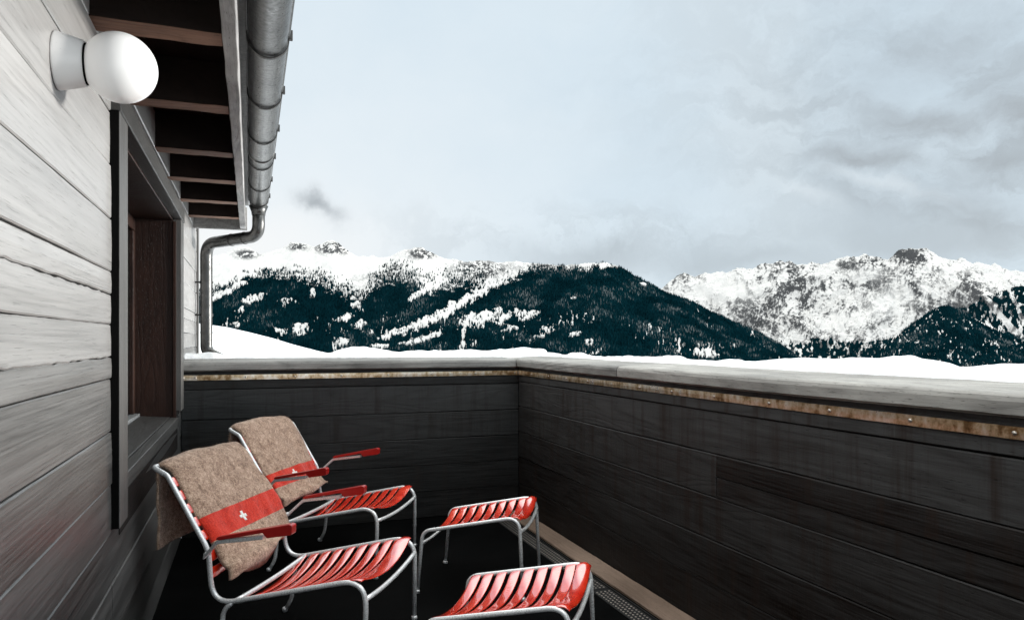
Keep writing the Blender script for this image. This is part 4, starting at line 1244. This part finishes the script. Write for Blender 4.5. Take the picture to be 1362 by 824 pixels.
dk = puff(1235, 163, 55, 14, 1.0, .15)
for a in ((1180, 214, 75, 12, 1.0, .05), (1312, 210, 48, 13, 1.0, .1), (1368, 150, 40, 26, 1.0, .4), (425, 279, 20, 11, 1.0, .5), (1310, 285, 120, 16, 1.0, .1)):
    k_ = puff(*a)
    if a[0] == 1310: k_ = g.math('MULTIPLY', k_, .5)
    dk = g.math('MAXIMUM', dk, k_)
dk = g.math('MULTIPLY', dk, g.ramp(cl2, [(.28, .35), (.62, 1.0)]))
base = g.mix(g.math('MULTIPLY', dk, .85), base, (3.9, 4.3, 4.65))
lit = g.math('MULTIPLY', g.math('MAXIMUM', puff(1075, 268, 40, 10, 1.0, .4), puff(1180, 248, 50, 9, 1.0, .2)), .6)
base = g.mix(lit, base, (7.6, 8.4, 9.0))
fin = g.mix(.95, sky.outputs[0], base)
# overcast sky: about three times as bright overhead as at the horizon, and thinner cloud round the sun
sep = g.n('ShaderNodeSeparateXYZ'); g.link(dirv, sep.inputs[0])
mr = g.n('ShaderNodeMapRange', interpolation_type='SMOOTHSTEP'); g.link(sep.outputs['Z'], mr.inputs['Value'])
mr.inputs['From Min'].default_value = .43; mr.inputs['From Max'].default_value = .62; mr.inputs['To Min'].default_value = 1.0; mr.inputs['To Max'].default_value = 3.4
sdv = Vector((math.sin(SUN_AZ) * math.cos(SUN_EL), math.cos(SUN_AZ) * math.cos(SUN_EL), math.sin(SUN_EL)))
dsun = g.n('ShaderNodeVectorMath', operation='DISTANCE'); g.link(dirv, dsun.inputs[0]); dsun.inputs[1].default_value = sdv
glow = g.math('MULTIPLY', g.math('EXPONENT', g.math('MULTIPLY', g.math('MULTIPLY', dsun.outputs['Value'], dsun.outputs['Value']), -7.0)), 2.2)
amt = g.math('ADD', mr.outputs[0], glow)
scl = g.n('ShaderNodeVectorMath', operation='SCALE'); g.link(fin, scl.inputs[0]); g.link(amt, scl.inputs['Scale'])
hi = g.math('MULTIPLY', g.math('SUBTRACT', mr.outputs[0], 1.0), .42, clamp=True)
g.link(g.mix(hi, scl.outputs[0], g.mix(1.0, scl.outputs[0], (1.14, 1.0, .88), 'MULTIPLY')), bg.inputs['Color'])

sun = bpy.data.lights.new('sun', 'SUN'); sun.energy = 4.6; sun.angle = math.radians(8); sun.color = (1.0, .965, .91)
so = bpy.data.objects.new('sun', sun); COL.objects.link(so)
sd = Vector((math.sin(SUN_AZ) * math.cos(SUN_EL), math.cos(SUN_AZ) * math.cos(SUN_EL), math.sin(SUN_EL)))
so.rotation_euler = sd.to_track_quat('Z', 'Y').to_euler()

# ------------------------------------------------------------------ camera
cam = bpy.data.cameras.new('camera'); cam.sensor_width = 36; cam.lens = 36 * F; cam.shift_y = 40 / 1362.0
cam.clip_start = .02; cam.clip_end = 60000
co_ = bpy.data.objects.new('camera', cam); COL.objects.link(co_)
co_.location = (0, 0, H); co_.rotation_euler = (math.pi / 2, 0, -YAW)
sc.camera = co_
vs_ = sc.view_settings
vs_.view_transform = 'Standard'; vs_.look = 'None'; vs_.exposure = 0.0; vs_.gamma = 1.0; vs_.use_curve_mapping = False
sc.render.engine = 'CYCLES'
sc.cycles.max_bounces = 6
sc.cycles.use_denoising = True
